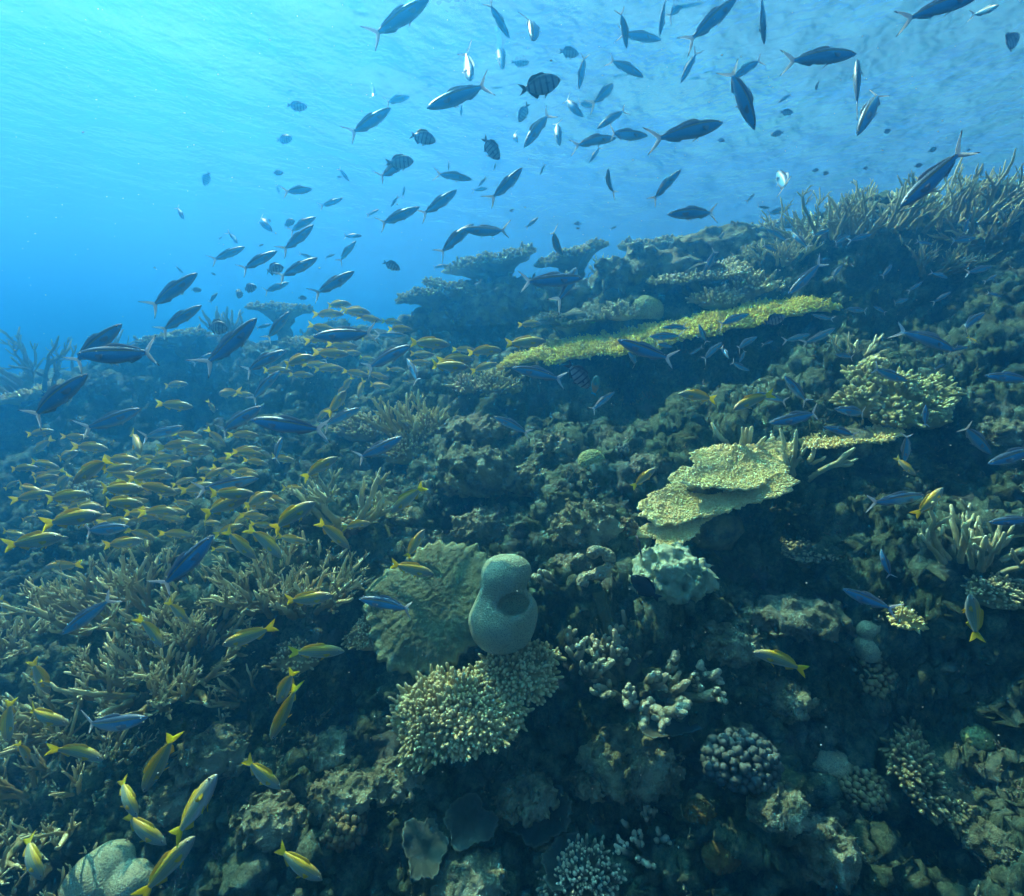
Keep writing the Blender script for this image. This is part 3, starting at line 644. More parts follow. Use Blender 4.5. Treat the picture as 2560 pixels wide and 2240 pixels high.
stag(1150, 1300, 150, 'thick armed dead coral against the right flank of the gourd shaped coral', None, 'dead', 12, 15, 112, None, 1.2, 0.7, 1, (2, 3), 0.45, 0.3, cat='dead coral', name='dead_coral', tipr=0.8, curl=0.5, group='dead branching corals')
stag(1122, 1150, 100, 'pale crusted dead branch reaching right from the top of the gourd shaped coral', None, 'dead', 7, 17, 113, None, 1.6, 0.5, 1, (2, 3), 0.5, 0.2, cat='dead coral', name='dead_coral', tipr=0.8, curl=0.5, group='dead branching corals')
stag(868, 1010, 70, 'crusted upright stump coral right of the sprawling antler coral', None, 'dead', 7, 14, 114, None, 0.6, 1.3, 1, (1, 2), 0.85, 0.16, cat='dead coral', name='dead_coral', tipr=0.7, group='dead branching corals')
stag(1305, 1655, 150, 'dark coral with bright white knob tips near the bottom', 'white tipped coral', 'white', 18, 12, 115, None, 1.2, 0.7, 1, (2, 3), 0.36, 0.36, cat='knob coral', name='knob_coral', tipr=0.9, curl=0.3)

# --- bushy and fingered colonies
bush(985, 782, 105, 'golden bush coral in the hollow beneath the left end of the yellow table', 'golden bush under the yellow table', 'bush', 190, 17, 2.9, 0.45, 0.7, 121)
bush(935, 780, 50, 'small olive bush coral touching the golden one under the yellow table', None, 'stag', 70, 15, 3, 0.45, 0.8, 122)
bush(862, 862, 95, 'golden bush coral crowning the middle slope', 'golden bush coral on the middle slope', 'bush', 180, 18, 3, 0.45, 0.7, 123)
bush(820, 905, 130, 'pinkish tan bush coral behind the small diving fusilier', None, 'tan', 260, 15, 2.8, 0.35, 0.6, 124)
bush(730, 862, 110, 'dull olive bush coral left of the spiked antler coral', None, 'stag', 170, 13, 3, 0.4, 0.7, 125)
bush(1500, 582, 110, 'pale green bush coral behind the right end of the yellow table', 'pale green bush coral', 'stagpale', 220, 16, 3.4, 0.35, 0.6, 126)
bush(1440, 605, 100, 'grey green finger coral just above the middle of the yellow table', None, 'stagpale', 200, 14, 3.2, 0.3, 0.6, 127)
bush(1240, 628, 80, 'low pale bush coral left of the round green coral', None, 'stagpale', 140, 10, 3, 0.35, 0.6, 128)
bush(1040, 600, 110, 'dark bush coral on the face of the crest mound', None, 'sil', 200, 15, 3.4, 0.5, 0.6, 129, 5.6)
bush(930, 640, 120, 'dark shaggy bush coral low on the crest mound', None, 'sil', 200, 14, 3.4, 0.4, 0.6, 130)
bush(1160, 1765, 190, 'speckled finger coral cut by the bottom edge', 'speckled finger coral at the bottom edge', 'white', 330, 15, 4.3, 0.35, 0.7, 131, tilt=(24, 0), cat='finger coral', name='finger_coral')
bush(742, 1270, 95, 'pinkish crusted finger coral beside the dark fusilier near the sheet coral', 'pinkish finger coral', 'tan', 260, 9, 2.6, 0.45, 0.8, 132, tilt=(25, 0), cat='finger coral', name='finger_coral')
bush(765, 1288, 60, 'rusty orange tufted coral at the foot of the pinkish finger coral', None, 'orange', 150, 9, 2.0, 0.5, 0.8, 133, tilt=(25, 0))
bush(600, 1310, 110, 'low fuzzy coral on the slope below the curved snapper', None, 'stag', 160, 10, 2.8, 0.4, 0.8, 134, tilt=(20, 0))
bush(160, 1000, 140, 'hazy bush coral in the shade behind the yellow school', None, 'stag', 160, 13, 3.5, 0.4, 0.7, 135)
bush(1990, 1185, 130, 'cream finger coral by the right edge under the blunt antlers', None, 'stagpale', 200, 11, 3.2, 0.4, 0.7, 136, tilt=(20, 0))
bush(1810, 1236, 80, 'pale crusted finger coral on the ledge above the twin knobs', None, 'pale', 150, 9, 2.8, 0.4, 0.8, 137, tilt=(22, 0))
def cauliflower(px, py, wpx, label, phrase, lobes, seed, n, fl, fr):
    loc, d = spot(px, py); g = G(seed); W = S(wpx, d) / 2; r = root('cauliflower_coral', label, 'cauliflower coral', loc, (18, -3)); land(px, py, phrase)
    for lx, ly, lz, lw in lobes:
        lp = add('lobe', None, None, dome(g, W * lw * .8, W * lw * .65, W * lw * .45, 0.15), 'cauli', (W * lx, W * ly, W * lz), parent=r)
        add('branchlets', None, None, finger_dome(g, W * lw * .85, W * lw * .7, W * lw * .5, n, S(fl, d), S(fr, d), 1.3, 0.25), 'cauli', (0, 0, 0), parent=lp)
cauliflower(1790, 810, 250, 'big knobbly cream cauliflower coral in several lobes on the right slope', 'cauliflower coral', ((-.55, 0, .05, .42), (0, .1, .16, .5), (.5, 0, .05, .45), (-.2, -.3, -.06, .42), (.3, -.3, -.08, .4), (-.35, .3, .34, .3), (.75, .25, .1, .3)), 141, 95, 13, 4.2)
beads(1745, 745, 55, 'small cream cauliflower coral standing up behind the big one', None, 'cauli', 60, 5.5, 0.8, 1.0, 142, None, (5, 0), 'cauliflower coral', 'cauliflower_coral')
beads(1740, 1352, 110, 'shaded brown cauliflower coral right below the twin white knobs', None, 'shadec', 80, 6.0, 0.8, 0.4, 143, None, (25, 0), 'cauliflower coral', 'cauliflower_coral')
beads(1725, 1575, 110, 'shaded brown cauliflower coral left of the fingered table at lower right', None, 'shadec', 90, 6.5, 0.8, 0.5, 144, None, (25, 10), 'cauliflower coral', 'cauliflower_coral')
beads(1480, 1525, 170, 'blue grey knob coral cluster on the lower right slope', 'blue grey knob coral', 'blue', 110, 8.5, 0.7, 0.5, 145, None, (25, 0))
beads(690, 1655, 90, 'brown knob coral cluster in the shade at lower left', 'brown knob coral', 'knob', 70, 7.5, 0.9, 0.7, 146)
beads(692, 1062, 60, 'small brown knob coral by the orange backed snapper', None, 'knob', 50, 6, 0.9, 0.8, 147)
beads(1255, 1055, 40, 'tiny brown knob coral left of the cream tiers', None, 'knob', 30, 5, 0.9, 0.8, 148)
beads(1240, 905, 30, 'tiny grey knob coral right of the green brain coral', None, 'blue', 20, 5, 0.9, 0.8, 149)

# --- massive corals, sponges and loose rocks
mass(1340, 1155, 155, 'pale turquoise massive coral under the left tip of the cream tiers', 'turquoise massive coral', 'turq', 0.8, 0.8, 151, None, 'massive coral', 'massive_coral', 0.30, 2.2, 0.16, 5, 60)
mass(1275, 1078, 60, 'pale lumpy coral knob behind the upright black fish', None, 'turq', 0.8, 0.9, 152, None, 'massive coral', 'massive_coral', 0.16, 2.6, 0.1, 6)
mass(1183, 925, 62, 'small round green brain coral on the central rocks', 'round green brain coral', 'brain', 0.9, 0.95, 153, None, 'brain coral', 'brain_coral', 0.03, 1.5)
mass(1288, 622, 82, 'round green boulder coral on the upper slope above the yellow table', 'round green boulder coral', 'brain', 0.9, 0.8, 154, None, 'boulder coral', 'boulder_coral', 0.05, 1.5)
mass(1955, 1475, 66, 'round green brain coral in the dark near the right edge', 'round brain coral near the right edge', 'brain', 0.9, 0.85, 155, None, 'brain coral', 'brain_coral', 0.03, 1.5)
mass(1658, 1528, 90, 'smooth pale blue boulder coral beside the dark hollow at lower right', 'pale blue boulder coral', 'porites', 0.8, 0.65, 156, None, 'boulder coral', 'boulder_coral', 0.12, 1.4)
def twin(px, py, wpx, label, phrase, spheres, seed):
    loc, d = spot(px, py); W = S(wpx, d)
    def f(p):
        p = p / W; e = sph(p, spheres[0][:3], spheres[0][3])
        for c in spheres[1:]: e = smin(e, sph(p, c[:3], c[3]), 0.06)
        return (e + 0.02 * noise3(p * 4, seed)) * W
    add('boulder_coral', label, 'boulder coral', surface_nets(f, (-0.8 * W, -0.8 * W, -0.4 * W), (0.8 * W, 0.8 * W, 1.5 * W), 60), 'porites', loc); land(px, py - 20, phrase)
twin(1733, 1312, 62, 'pale boulder coral of two stacked knobs in the dark right slope', 'stacked knob boulder coral', [(0.03, 0, 0.3, 0.46), (-0.06, 0.05, 0.88, 0.3), (0.2, 0.05, 0.95, 0.24)], 7)
twin(235, 1800, 165, 'smooth two lobed boulder coral at the lower left bottom edge', 'two lobed boulder coral', [(-0.2, 0, 0.2, 0.38), (0.24, -0.05, 0.25, 0.26), (-0.1, 0.1, 0.4, 0.25)], 8)
CR2 = 'dark rock masses carrying the crest tables'
mass(1000, 622, 220, 'dark craggy rock mass carrying the broad crest table coral', None, 'rock', 0.6, 0.55, 172, 5.65, rough=0.34, freq=2.4, knob=0.12, kfreq=6, group=CR2)
mass(1150, 600, 160, 'dark craggy rock mass under the raised edge crest table coral', None, 'rock', 0.6, 0.6, 173, 5.7, rough=0.34, freq=2.4, knob=0.12, kfreq=6, group=CR2)
mass(1310, 560, 220, 'hazy dark rock mass under the long hazy crest table coral', None, 'rock', 0.5, 0.55, 174, 6.3, rough=0.34, freq=2.4, knob=0.12, kfreq=6, group=CR2)
mass(865, 655, 130, 'dark rock mass under the small table on the left shoulder', None, 'rock', 0.6, 0.6, 175, 5.6, rough=0.34, freq=2.4, knob=0.12, kfreq=6, group=CR2)
mass(1450, 510, 220, 'hazy dark rock mass on the crest at the foot of the right thicket', None, 'rock', 0.5, 0.5, 176, 6.3, rough=0.34, freq=2.4, knob=0.12, kfreq=6, group=CR2)
CRK = 'crusted rocks of the central slope'
for a_ in ((955, 950, 160, 'craggy crusted rock left of the green brain coral', 'craggy central rocks', 'rock', 0.8, 0.75, 161), (1175, 1060, 140, 'craggy rock ridge right of the gourd shaped coral top', None, 'rock', 0.7, 0.8, 162),
           (965, 1060, 120, 'pale crusted rock behind the top of the sheet coral', None, 'paler', 0.8, 0.7, 163), (945, 860, 130, 'flat pale crusted rock beside the heading down fusilier at mid slope', None, 'paler', 0.8, 0.45, 164),
           (1060, 965, 110, 'dark craggy rock in the middle of the slope', None, 'rock', 0.8, 0.7, 165), (1300, 930, 90, 'lilac tinted crusted rock right of the green brain coral', None, 'paler', 0.8, 0.45, 166),
           (1110, 900, 80, 'small craggy rock above left of the green brain coral', None, 'rock', 0.8, 0.8, 167), (1150, 1130, 90, 'pale crusted rock under the honeycomb sponge loop', None, 'paler', 0.8, 0.6, 168),
           (1600, 1235, 200, 'pale crusted rock ledge on the right slope', 'pale right rock ledge', 'paler', 0.6, 0.4, 169), (1360, 1015, 80, 'crusted rock beneath the left end of the cream tiers', None, 'paler', 0.8, 0.7, 170),
           (800, 1035, 90, 'grey crusted rock between the sprawling antler coral and the sheet coral', None, 'rock', 0.8, 0.5, 171)):
    px, py, wp, lb, ph, mt, ry, rz, sd_ = a_
    mass(px, py, wp, lb, ph, mt, ry, rz, sd_, rough=0.34, freq=2.6, knob=0.14, kfreq=6, group=CRK)
LRK = 'rocks of the lower slope'
for a_ in ((660, 1505, 120, 'pale crusted rock on the lower slope left of the tan finger coral', None, 'rock', 0.8, 0.6, 181), (690, 1585, 130, 'pale jagged rock above the brown knob coral', 'pale jagged lower rock', 'rock', 0.8, 0.5, 182),
           (350, 1600, 130, 'pale flat rock behind the snapper with raised nose at lower left', None, 'rock', 0.8, 0.5, 183), (1185, 1565, 85, 'pale rock with a dark notch in the lower middle', 'pale notched rock', 'rock', 0.8, 0.8, 184),
           (1260, 1530, 190, 'large dark rounded rock below the dead coral tangle', 'large dark rounded rock', 'rock', 0.8, 0.7, 185), (1110, 1680, 120, 'pale crusted rock above the speckled finger coral', None, 'rock', 0.7, 0.4, 186),
           (920, 1760, 180, 'pale crusted rock at the bottom edge left of center', None, 'rock', 0.7, 0.5, 187), (1560, 1620, 120, 'blue grey crusted rock right of the ochre sponge', None, 'rock', 0.8, 0.7, 188),
           (540, 1640, 130, 'dark green rock between lower left snappers and the brown knob coral', None, 'rock', 0.8, 0.6, 189), (2015, 870, 100, 'pale lumpy rock by the right edge below the cauliflower coral', None, 'rock', 0.8, 0.7, 190),
           (1640, 1700, 150, 'dark crusted rock at the foot of the lower right slope', None, 'rock', 0.8, 0.7, 191), (210, 775, 60, 'pale round rock on the left crest under the large left heading fusilier', None, 'rock', 0.8, 0.9, 192),
           (430, 1510, 140, 'dark blue green rock under the lone pale twig coral', None, 'rock', 0.8, 0.7, 193), (1560, 1400, 120, 'crusted rock in the shade below the pale right ledge', None, 'rock', 0.8, 0.7, 194),
           (800, 1560, 120, 'dark crusted rock under the left side of the tan finger coral', None, 'rock', 0.8, 0.7, 195), (1450, 1290, 130, 'crusted rock right of the dead coral tangle', None, 'rock', 0.8, 0.6, 196),
           (2000, 1690, 120, 'dark crusted rock in the lower right corner', None, 'rock', 0.8, 0.6, 197), (1050, 1590, 130, 'dark domed rock under the tan finger coral', None, 'rock', 0.8, 0.6, 198)):
    px, py, wp, lb, ph, mt, ry, rz, sd_ = a_
    mass(px, py, wp, lb, ph, mt, ry, rz, sd_, rough=0.32, freq=2.6, knob=0.14, kfreq=6, group=LRK)
mass(1440, 1712, 75, 'ochre sponge lump on the dark lower slope', 'ochre sponge', 'orange', 0.8, 0.95, 199, None, 'sponge', 'ochre_sponge', 0.2, 1.8)
mass(1400, 1625, 60, 'rusty ochre sponge mound beside the white tipped coral', None, 'orange', 0.8, 0.7, 200, None, 'sponge', 'ochre_sponge', 0.25, 2.0)
def loop():
    loc, d = spot(1192, 1185); d -= 0.03; pts = [(1163, 1172), (1168, 1152), (1190, 1150), (1211, 1142), (1222, 1124), (1214, 1106), (1196, 1100), (1180, 1108)]
    p = np.array([at(x, y, d + 0.01 * math.sin(i * 1.7)) for i, (x, y) in enumerate(pts)]); o = at(1192, 1185, d)
    t = np.linspace(0, len(p) - 1, 34); P = np.stack([np.interp(t, np.arange(len(p)), p[:, i]) for i in range(3)], 1) - o
    for _ in range(3): P[1:-1] = (P[:-2] + 2 * P[1:-1] + P[2:]) / 4
    rr = S(12.5, d) * (0.9 + 0.18 * np.sin(t * 3.1))
    add('honeycomb_sponge', 'cream honeycomb patterned sponge curled into a loop above the dead coral tangle', 'sponge', tubes(P[None], rr[None], 14), 'honey', o)
    pts2 = [(1196, 1180), (1204, 1205), (1212, 1232), (1222, 1262)]; p = np.array([at(x, y, d - 0.02) for x, y in pts2]); o2 = at(1210, 1262, d)
    t = np.linspace(0, 3, 14); P = np.stack([np.interp(t, np.arange(4), p[:, i]) for i in range(3)], 1) - o2
    add('finger_sponge', 'grey green finger sponge hanging from the honeycomb loop into the dead tangle', 'sponge', tubes(P[None], np.full((1, 14), S(13, d)) * (1 + 0.1 * np.sin(t * 5))[None], 12), 'sheet', o2)
    land(1192, 1135, 'honeycomb sponge loop')
loop()
PL = 'leaf plates of foliose coral low on the slope'
for i, (px, py, wp, tl, rt, lb) in enumerate(((1080, 1625, 130, (40, -8), 0, 'thin bluish leaf plate below the dark domed rock'), (940, 1640, 110, (46, 10), 30, 'thin bluish leaf plate left of the notched rock'), (850, 1690, 110, (44, -14), 90, 'thin bluish leaf plate right of the brown knob coral'), (1130, 1720, 110, (40, 8), 20, 'thin bluish leaf plate touching the speckled finger coral'), (1330, 1440, 110, (36, -6), 0, 'thin dark leaf plate under the dead coral tangle'))):
    loc, d = spot(px, py); W = S(wp, d) / 2; g = G(210 + i); wp *= 0.8; tl = (tl[0] - 18, tl[1])
    add('leaf_coral', lb, 'leaf coral', plate(g, W, W * 0.75, 0.012, 0.2, 0.12, 0.12, 26, 90, 4, 0.01)[0], 'leaf', loc + np.array([0, -0.03, 0.02]), tl, rt, group=PL)

# --- uncountable crust of small growth over the whole slope
def crust():
    g = G(300); n = 5200; me = TER.data
    co = np.empty(len(me.vertices) * 3, np.float32); me.vertices.foreach_get('co', co); co = co.reshape(-1, 3)
    no = np.empty(len(me.vertices) * 3, np.float32); me.vertices.foreach_get('normal', no); no = no.reshape(-1, 3)
    cand = np.nonzero((np.abs(co[:, 0]) < 1.35 * (co[:, 1] + 0.4)) & (co[:, 1] > 0.5) & (co[:, 1] < 7) & (no[:, 2] > 0.1))[0]
    clus = fbm(co[cand] * 2.6, 2, 311); cand = cand[clus > 0.0]
    pick = g.choice(cand, n); p, nn = co[pick], no[pick]
    d = norm(nn * 0.7 + np.array([0, 0, 0.7]) + g.normal(size=(n, 3)) * 0.35); k = 4
    sc = g.uniform(0.4, 1.0, n) * (0.6 + 0.12 * p[:, 1])
    pos = np.repeat(p, k, 0) + g.normal(size=(n * k, 3)) * np.repeat(sc, k)[:, None] * 0.012
    dd = norm(np.repeat(d, k, 0) + g.normal(size=(n * k, 3)) * 0.5)
    v, q, t, a = fingers(pos, dd, np.repeat(sc, k) * g.uniform(0.018, 0.042, n * k), np.repeat(sc, k) * g.uniform(0.003, 0.0065, n * k), 5, 5, g=g)
    m = coral_mat('small_reef_growth', (0.22, 0.21, 0.13), (0.40, 0.39, 0.27), dark=0.4, blotch=2.5, second=(0.20, 0.17, 0.17))
    o = obj('small_reef_growth', mesh_np('small_reef_growth', v, q, t, attrs={'tip': a}), m); o['kind'] = 'stuff'
crust()
#==FISH==
# ------------------------------------------------------------------ fish: one continuous mesh each, nose at +x, back at +z
SPEC = dict(
    fusilier=dict(s=[0, .03, .1, .2, .35, .5, .65, .75, .82], top=[.004, .028, .055, .078, .094, .089, .063, .038, .026], bot=[.004, .022, .050, .078, .100, .094, .063, .036, .025],
                  hw=[.003, .020, .038, .052, .060, .054, .036, .021, .012], notch=-.36, tips=.165, dors=(.20, -.24, .036, .018), anal=(-.06, -.25, .026), pelv=.055, eye=(.435, .012, .0165)),
    snapper=dict(s=[0, .03, .1, .2, .35, .5, .65, .75, .82], top=[.006, .036, .080, .118, .136, .124, .088, .054, .040], bot=[.006, .028, .060, .092, .112, .106, .078, .050, .038],
                 hw=[.004, .026, .048, .064, .070, .060, .040, .025, .016], notch=-.445, tips=.125, dors=(.20, -.26, .045, .042), anal=(-.10, -.26, .050), pelv=.11, eye=(.415, .038, .022)),
    damsel=dict(s=[0, .03, .1, .2, .35, .5, .65, .75, .82], top=[.008, .062, .130, .190, .225, .205, .140, .078, .052], bot=[.008, .050, .110, .170, .215, .200, .140, .076, .050],
                hw=[.005, .034, .056, .072, .078, .066, .042, .025, .015], notch=-.40, tips=.125, dors=(.20, -.26, .055, .085), anal=(-.02, -.26, .085), pelv=.15, eye=(.405, .045, .028)),
    surgeon=dict(s=[0, .03, .1, .2, .35, .5, .65, .75, .82], top=[.008, .075, .150, .205, .232, .215, .150, .080, .050], bot=[.008, .060, .125, .185, .222, .210, .150, .080, .050],
                 hw=[.005, .030, .048, .062, .066, .056, .038, .022, .014], notch=-.46, tips=.12, dors=(.26, -.27, .060, .070), anal=(.10, -.27, .070), pelv=.08, eye=(.400, .080, .022)),
    parrot=dict(s=[0, .03, .1, .2, .35, .5, .65, .75, .82], top=[.020, .075, .120, .145, .155, .145, .115, .082, .068], bot=[.020, .060, .100, .130, .145, .135, .105, .076, .064],
                hw=[.012, .042, .062, .074, .078, .068, .050, .034, .024], notch=-.47, tips=.12, dors=(.22, -.26, .04, .035), anal=(-.02, -.26, .035), pelv=.10, eye=(.40, .055, .018)))
def fish_geo(sp, bend, sbend=0.0):
    q = SPEC[sp]; ns, na = 20, 16
    s = 0.82 * (1 - np.cos(np.linspace(0, np.pi, ns))) / 2; s = 0.5 * s + 0.41 * np.linspace(0, 1, ns)
    def prof(k):
        a = np.interp(s, q['s'], q[k]); b_ = a.copy()
        for _ in range(2): b_[1:-1] = (b_[:-2] + 2 * b_[1:-1] + b_[2:]) / 4
        return b_
    top, bot, hw = prof('top'), prof('bot'), prof('hw')
    th = np.linspace(0, 2 * np.pi, na, endpoint=False); x = 0.5 - s
    cz, cy = np.cos(th), np.sin(th)
    z = np.where(cz[None] > 0, top[:, None] * cz[None], bot[:, None] * cz[None]); y = hw[:, None] * np.sign(cy) * np.abs(cy)[None] ** 0.85
    V = [np.stack([np.broadcast_to(x[:, None], z.shape), y, z], -1).reshape(-1, 3)]
    Fs, Sl, A, B = [], [], [np.repeat(s / 0.82, na)], [np.tile(cz, ns)]
    I = np.arange(ns * na).reshape(ns, na); J = np.roll(I, -1, 1)
    body = np.stack([I[:-1], I[1:], J[1:], J[:-1]], -1).reshape(-1, 4)
    Fs += [tuple(f) for f in body] + [tuple(I[0]), tuple(I[-1][::-1])]; Sl += [0] * (len(body) + 2); nv = [ns * na]
    def strip(e0, e1, t0, t1, slot, a0=0.0, a1=1.0, y0=0.0, yd=0.0):
        """a thin solid fin between an inner and an outer edge curve (x, z)"""
        e0, e1 = np.array(e0, float), np.array(e1, float); k = len(e0); n0 = nv[0]; rows = []
        for f_ in (0, 0.5, 1.0):
            e = e0 * (1 - f_) + e1 * f_; t = t0 * (1 - f_) + t1 * f_
            for sg in (1, -1): rows.append(np.stack([e[:, 0], np.full(k, sg * t) + y0 + yd * f_, e[:, 1]], 1))
        V.append(np.concatenate(rows)); g_ = lambda r, c: n0 + r * k + c
        for c in range(k - 1):
            for r in (0, 2):
                Fs.append((g_(r, c), g_(r + 2, c), g_(r + 2, c + 1), g_(r, c + 1))); Fs.append((g_(r + 1, c), g_(r + 1, c + 1), g_(r + 3, c + 1), g_(r + 3, c)))
            Fs.append((g_(4, c), g_(5, c), g_(5, c + 1), g_(4, c + 1))); Sl.extend([slot] * 5)
        av = np.concatenate([np.linspace(a0, a1, k)] * 6); A.append(av); B.append(np.repeat([0, 0, .5, .5, 1, 1], k)); nv[0] += 6 * k
    pt, pb = top[-1] * 0.95, bot[-1] * 0.95; T_, nx = q['tips'], q['notch']
    for sg, p_ in ((1, pt), (-1, pb)):     # the two lobes of the tail
        o = [(-.315, sg * p_), (-.355, sg * (p_ + (T_ - p_) * .30)), (-.415, sg * (p_ + (T_ - p_) * .62)), (-.465, sg * T_ * .88), (-.5, sg * T_)]
        i_ = [(-.315, -sg * 0.004), (-.35, 0), (nx + .02 if nx < -.40 else nx, sg * 0.002), (-.5 + (nx + .5) * .55, sg * T_ * .5), (-.498, sg * T_ * .97)]
        strip(i_, o, .006, .0022, 1)
    d0, d1, h0, h1 = q['dors']; xs = np.linspace(d0, d1, 9); zt = np.interp(0.5 - xs, s, top)
    hh = h0 * np.interp(np.linspace(0, 1, 9), [0, .15, .45, .62, .85, 1], [0, 1, .85, h1 / h0, h1 / h0 * .95, 0.15])
    strip(np.stack([xs, zt - .008], 1), np.stack([xs - .018, zt + hh], 1), .006, .0016, 2)
    a0, a1, h = q['anal']; xs = np.linspace(a0, a1, 6); zb = -np.interp(0.5 - xs, s, bot); hh = h * np.array([.1, 1, .85, .65, .5, .1])
    strip(np.stack([xs, zb + .008], 1), np.stack([xs - .022, zb - hh], 1), .006, .0016, 2)
    for sg in (1, -1):
        xs = np.array([.17, .155, .14]); zb = -np.interp(0.5 - xs, s, bot); y0 = sg * .018
        strip(np.stack([xs, zb + .015], 1), np.stack([xs - .02 - np.array([.07, .06, .03]), zb - q['pelv'] * np.array([.45, .34, .12])], 1), .004, .0016, 2, y0=y0, yd=sg * .02)
        xs = np.array([.262, .257, .25]); zc = np.array([.0, -.018, -.034]); yb = np.interp(.24, s, hw)
        strip(np.stack([xs, zc], 1), np.stack([xs - np.array([.115, .095, .05]), zc + np.array([.004, -.018, -.022])], 1), .004, .0014, 2, y0=sg * (yb - .006), yd=sg * .035)
    ex, ez, er = q['eye']; v0, f0 = _ico(1)
    for sg in (1, -1):
        yb = np.interp(.5 - ex, s, hw) * (1 - (ez / .1) ** 2 * .3)
        for sc, yo, slot in ((1.0, 0.0, 3), (0.55, 0.0042, 4)):
            n0 = nv[0]; V.append(v0 * np.array([1, .45, 1]) * er * sc + np.array([ex, sg * (yb - .003 + yo + (er * .26 if slot == 4 else 0)), ez])); A.append(np.zeros(len(v0))); B.append(np.zeros(len(v0)))
            Fs.extend(tuple(int(i) + n0 for i in f) for f in f0); Sl.extend([slot] * len(f0)); nv[0] += len(v0)
    V = np.concatenate(V); k = np.maximum(0, 0.22 - V[:, 0]); V[:, 1] += bend * k ** 2 * 1.15; V[:, 0] += abs(bend) * k ** 2 * 0.22
    V[:, 2] += sbend * k ** 2
    return V, Fs, Sl, np.concatenate(A), np.concatenate(B)
def fish_mat(name, back, flank, belly, kind=None, rough=0.38, spec=0.5):
    m, t, b = new_mat(name)
    a = N(t, 'ShaderNodeAttribute'); a.attribute_name = 'along'; u = a.outputs['Fac']
    a = N(t, 'ShaderNodeAttribute'); a.attribute_name = 'across'; v = a.outputs['Fac']
    v01 = math_n(t, 'ADD', math_n(t, 'MULTIPLY', v, 0.5), 0.5)
    col = ramp(t, v01, [(0.06, belly), (0.30, flank), (0.64, flank), (0.80, back)])
    if kind == 'fusilier':
        ln = ramp(t, v01, [(0.70, (0, 0, 0)), (0.735, (1, 1, 1)), (0.775, (1, 1, 1)), (0.81, (0, 0, 0))]); col = mixc(t, math_n(t, 'MULTIPLY', ln, 0.8), col, (0.40, 0.32, 0.06))
    if kind == 'snapper':
        w_ = math_n(t, 'SINE', math_n(t, 'MULTIPLY', v01, 40.0)); f = ramp(t, w_, [(0.62, (0, 0, 0)), (0.85, (1, 1, 1))])
        side = ramp(t, v01, [(0.34, (0, 0, 0)), (0.44, (1, 1, 1)), (0.82, (1, 1, 1)), (0.9, (0, 0, 0))])
        col = mixc(t, math_n(t, 'MULTIPLY', math_n(t, 'MULTIPLY', f, side), 0.5), col, (0.12, 0.22, 0.34))
        hd = ramp(t, u, [(0.16, (1, 1, 1)), (0.42, (0, 0, 0))]); col = mixc(t, math_n(t, 'MULTIPLY', hd, 0.6), col, (0.22, 0.25, 0.25))
    if kind == 'damsel':
        w_ = math_n(t, 'SINE', math_n(t, 'MULTIPLY', u, 36.0)); f = ramp(t, w_, [(0.45, (0, 0, 0)), (0.75, (1, 1, 1))]); col = mixc(t, math_n(t, 'MULTIPLY', f, 0.85), col, (0.03, 0.04, 0.06))
    if kind == 'parrot':
        f = ramp(t, u, [(0.35, (0, 0, 0)), (0.6, (1, 1, 1))]); col = mixc(t, f, col, (0.45, 0.22, 0.06))
    sc = N(t, 'ShaderNodeTexVoronoi'); sc.inputs['Scale'].default_value = 70; tc = N(t, 'ShaderNodeTexCoord'); t.links.new(tc.outputs['Object'], sc.inputs['Vector'])
    col = mixc(t, 0.35, col, ramp(t, sc.outputs['Distance'], [(0.0, (0.75, 0.75, 0.75)), (0.6, (1.2, 1.2, 1.2))]), 'MULTIPLY')
    t.links.new(col, b.inputs['Base Color']); b.inputs['Roughness'].default_value = rough; b.inputs['Specular IOR Level'].default_value = spec
    bump(t, b, sc.outputs['Distance'], 0.15, 0.002)
    return m
def fin_mat(name, c, tipc=None, at0=0.80, trans=0.35):
    m, t, b = new_mat(name); a = N(t, 'ShaderNodeAttribute'); a.attribute_name = 'along'
    rays_ = N(t, 'ShaderNodeTexWave'); rays_.inputs['Scale'].default_value = 30; rays_.inputs['Distortion'].default_value = 1.5; tc = N(t, 'ShaderNodeTexCoord'); t.links.new(tc.outputs['Object'], rays_.inputs['Vector'])
    col = mixc(t, 0.3, c, ramp(t, rays_.outputs['Fac'], [(0, tuple(x * 0.6 for x in c)), (1, tuple(min(1, x * 1.2) for x in c))]))
    if tipc: col = mixc(t, ramp(t, a.outputs['Fac'], [(at0, (0, 0, 0)), (at0 + 0.07, (1, 1, 1))]), col, tipc)
    t.links.new(col, b.inputs['Base Color']); b.inputs['Roughness'].default_value = 0.5
    tl = N(t, 'ShaderNodeBsdfTranslucent'); t.links.new(col, tl.inputs['Color']); mx = N(t, 'ShaderNodeMixShader'); mx.inputs[0].default_value = trans
    t.links.new(b.outputs[0], mx.inputs[1]); t.links.new(tl.outputs[0], mx.inputs[2]); t.links.new(mx.outputs[0], t.nodes['Material Output'].inputs[0])
    return m
EYE = new_mat('fish_eye'); EYE[2].inputs['Base Color'].default_value = (0.55, 0.55, 0.50, 1); EYE[2].inputs['Roughness'].default_value = 0.2; EYE = EYE[0]
PUP = new_mat('fish_pupil'); PUP[2].inputs['Base Color'].default_value = (0.005, 0.005, 0.006, 1); PUP[2].inputs['Roughness'].default_value = 0.1; PUP = PUP[0]
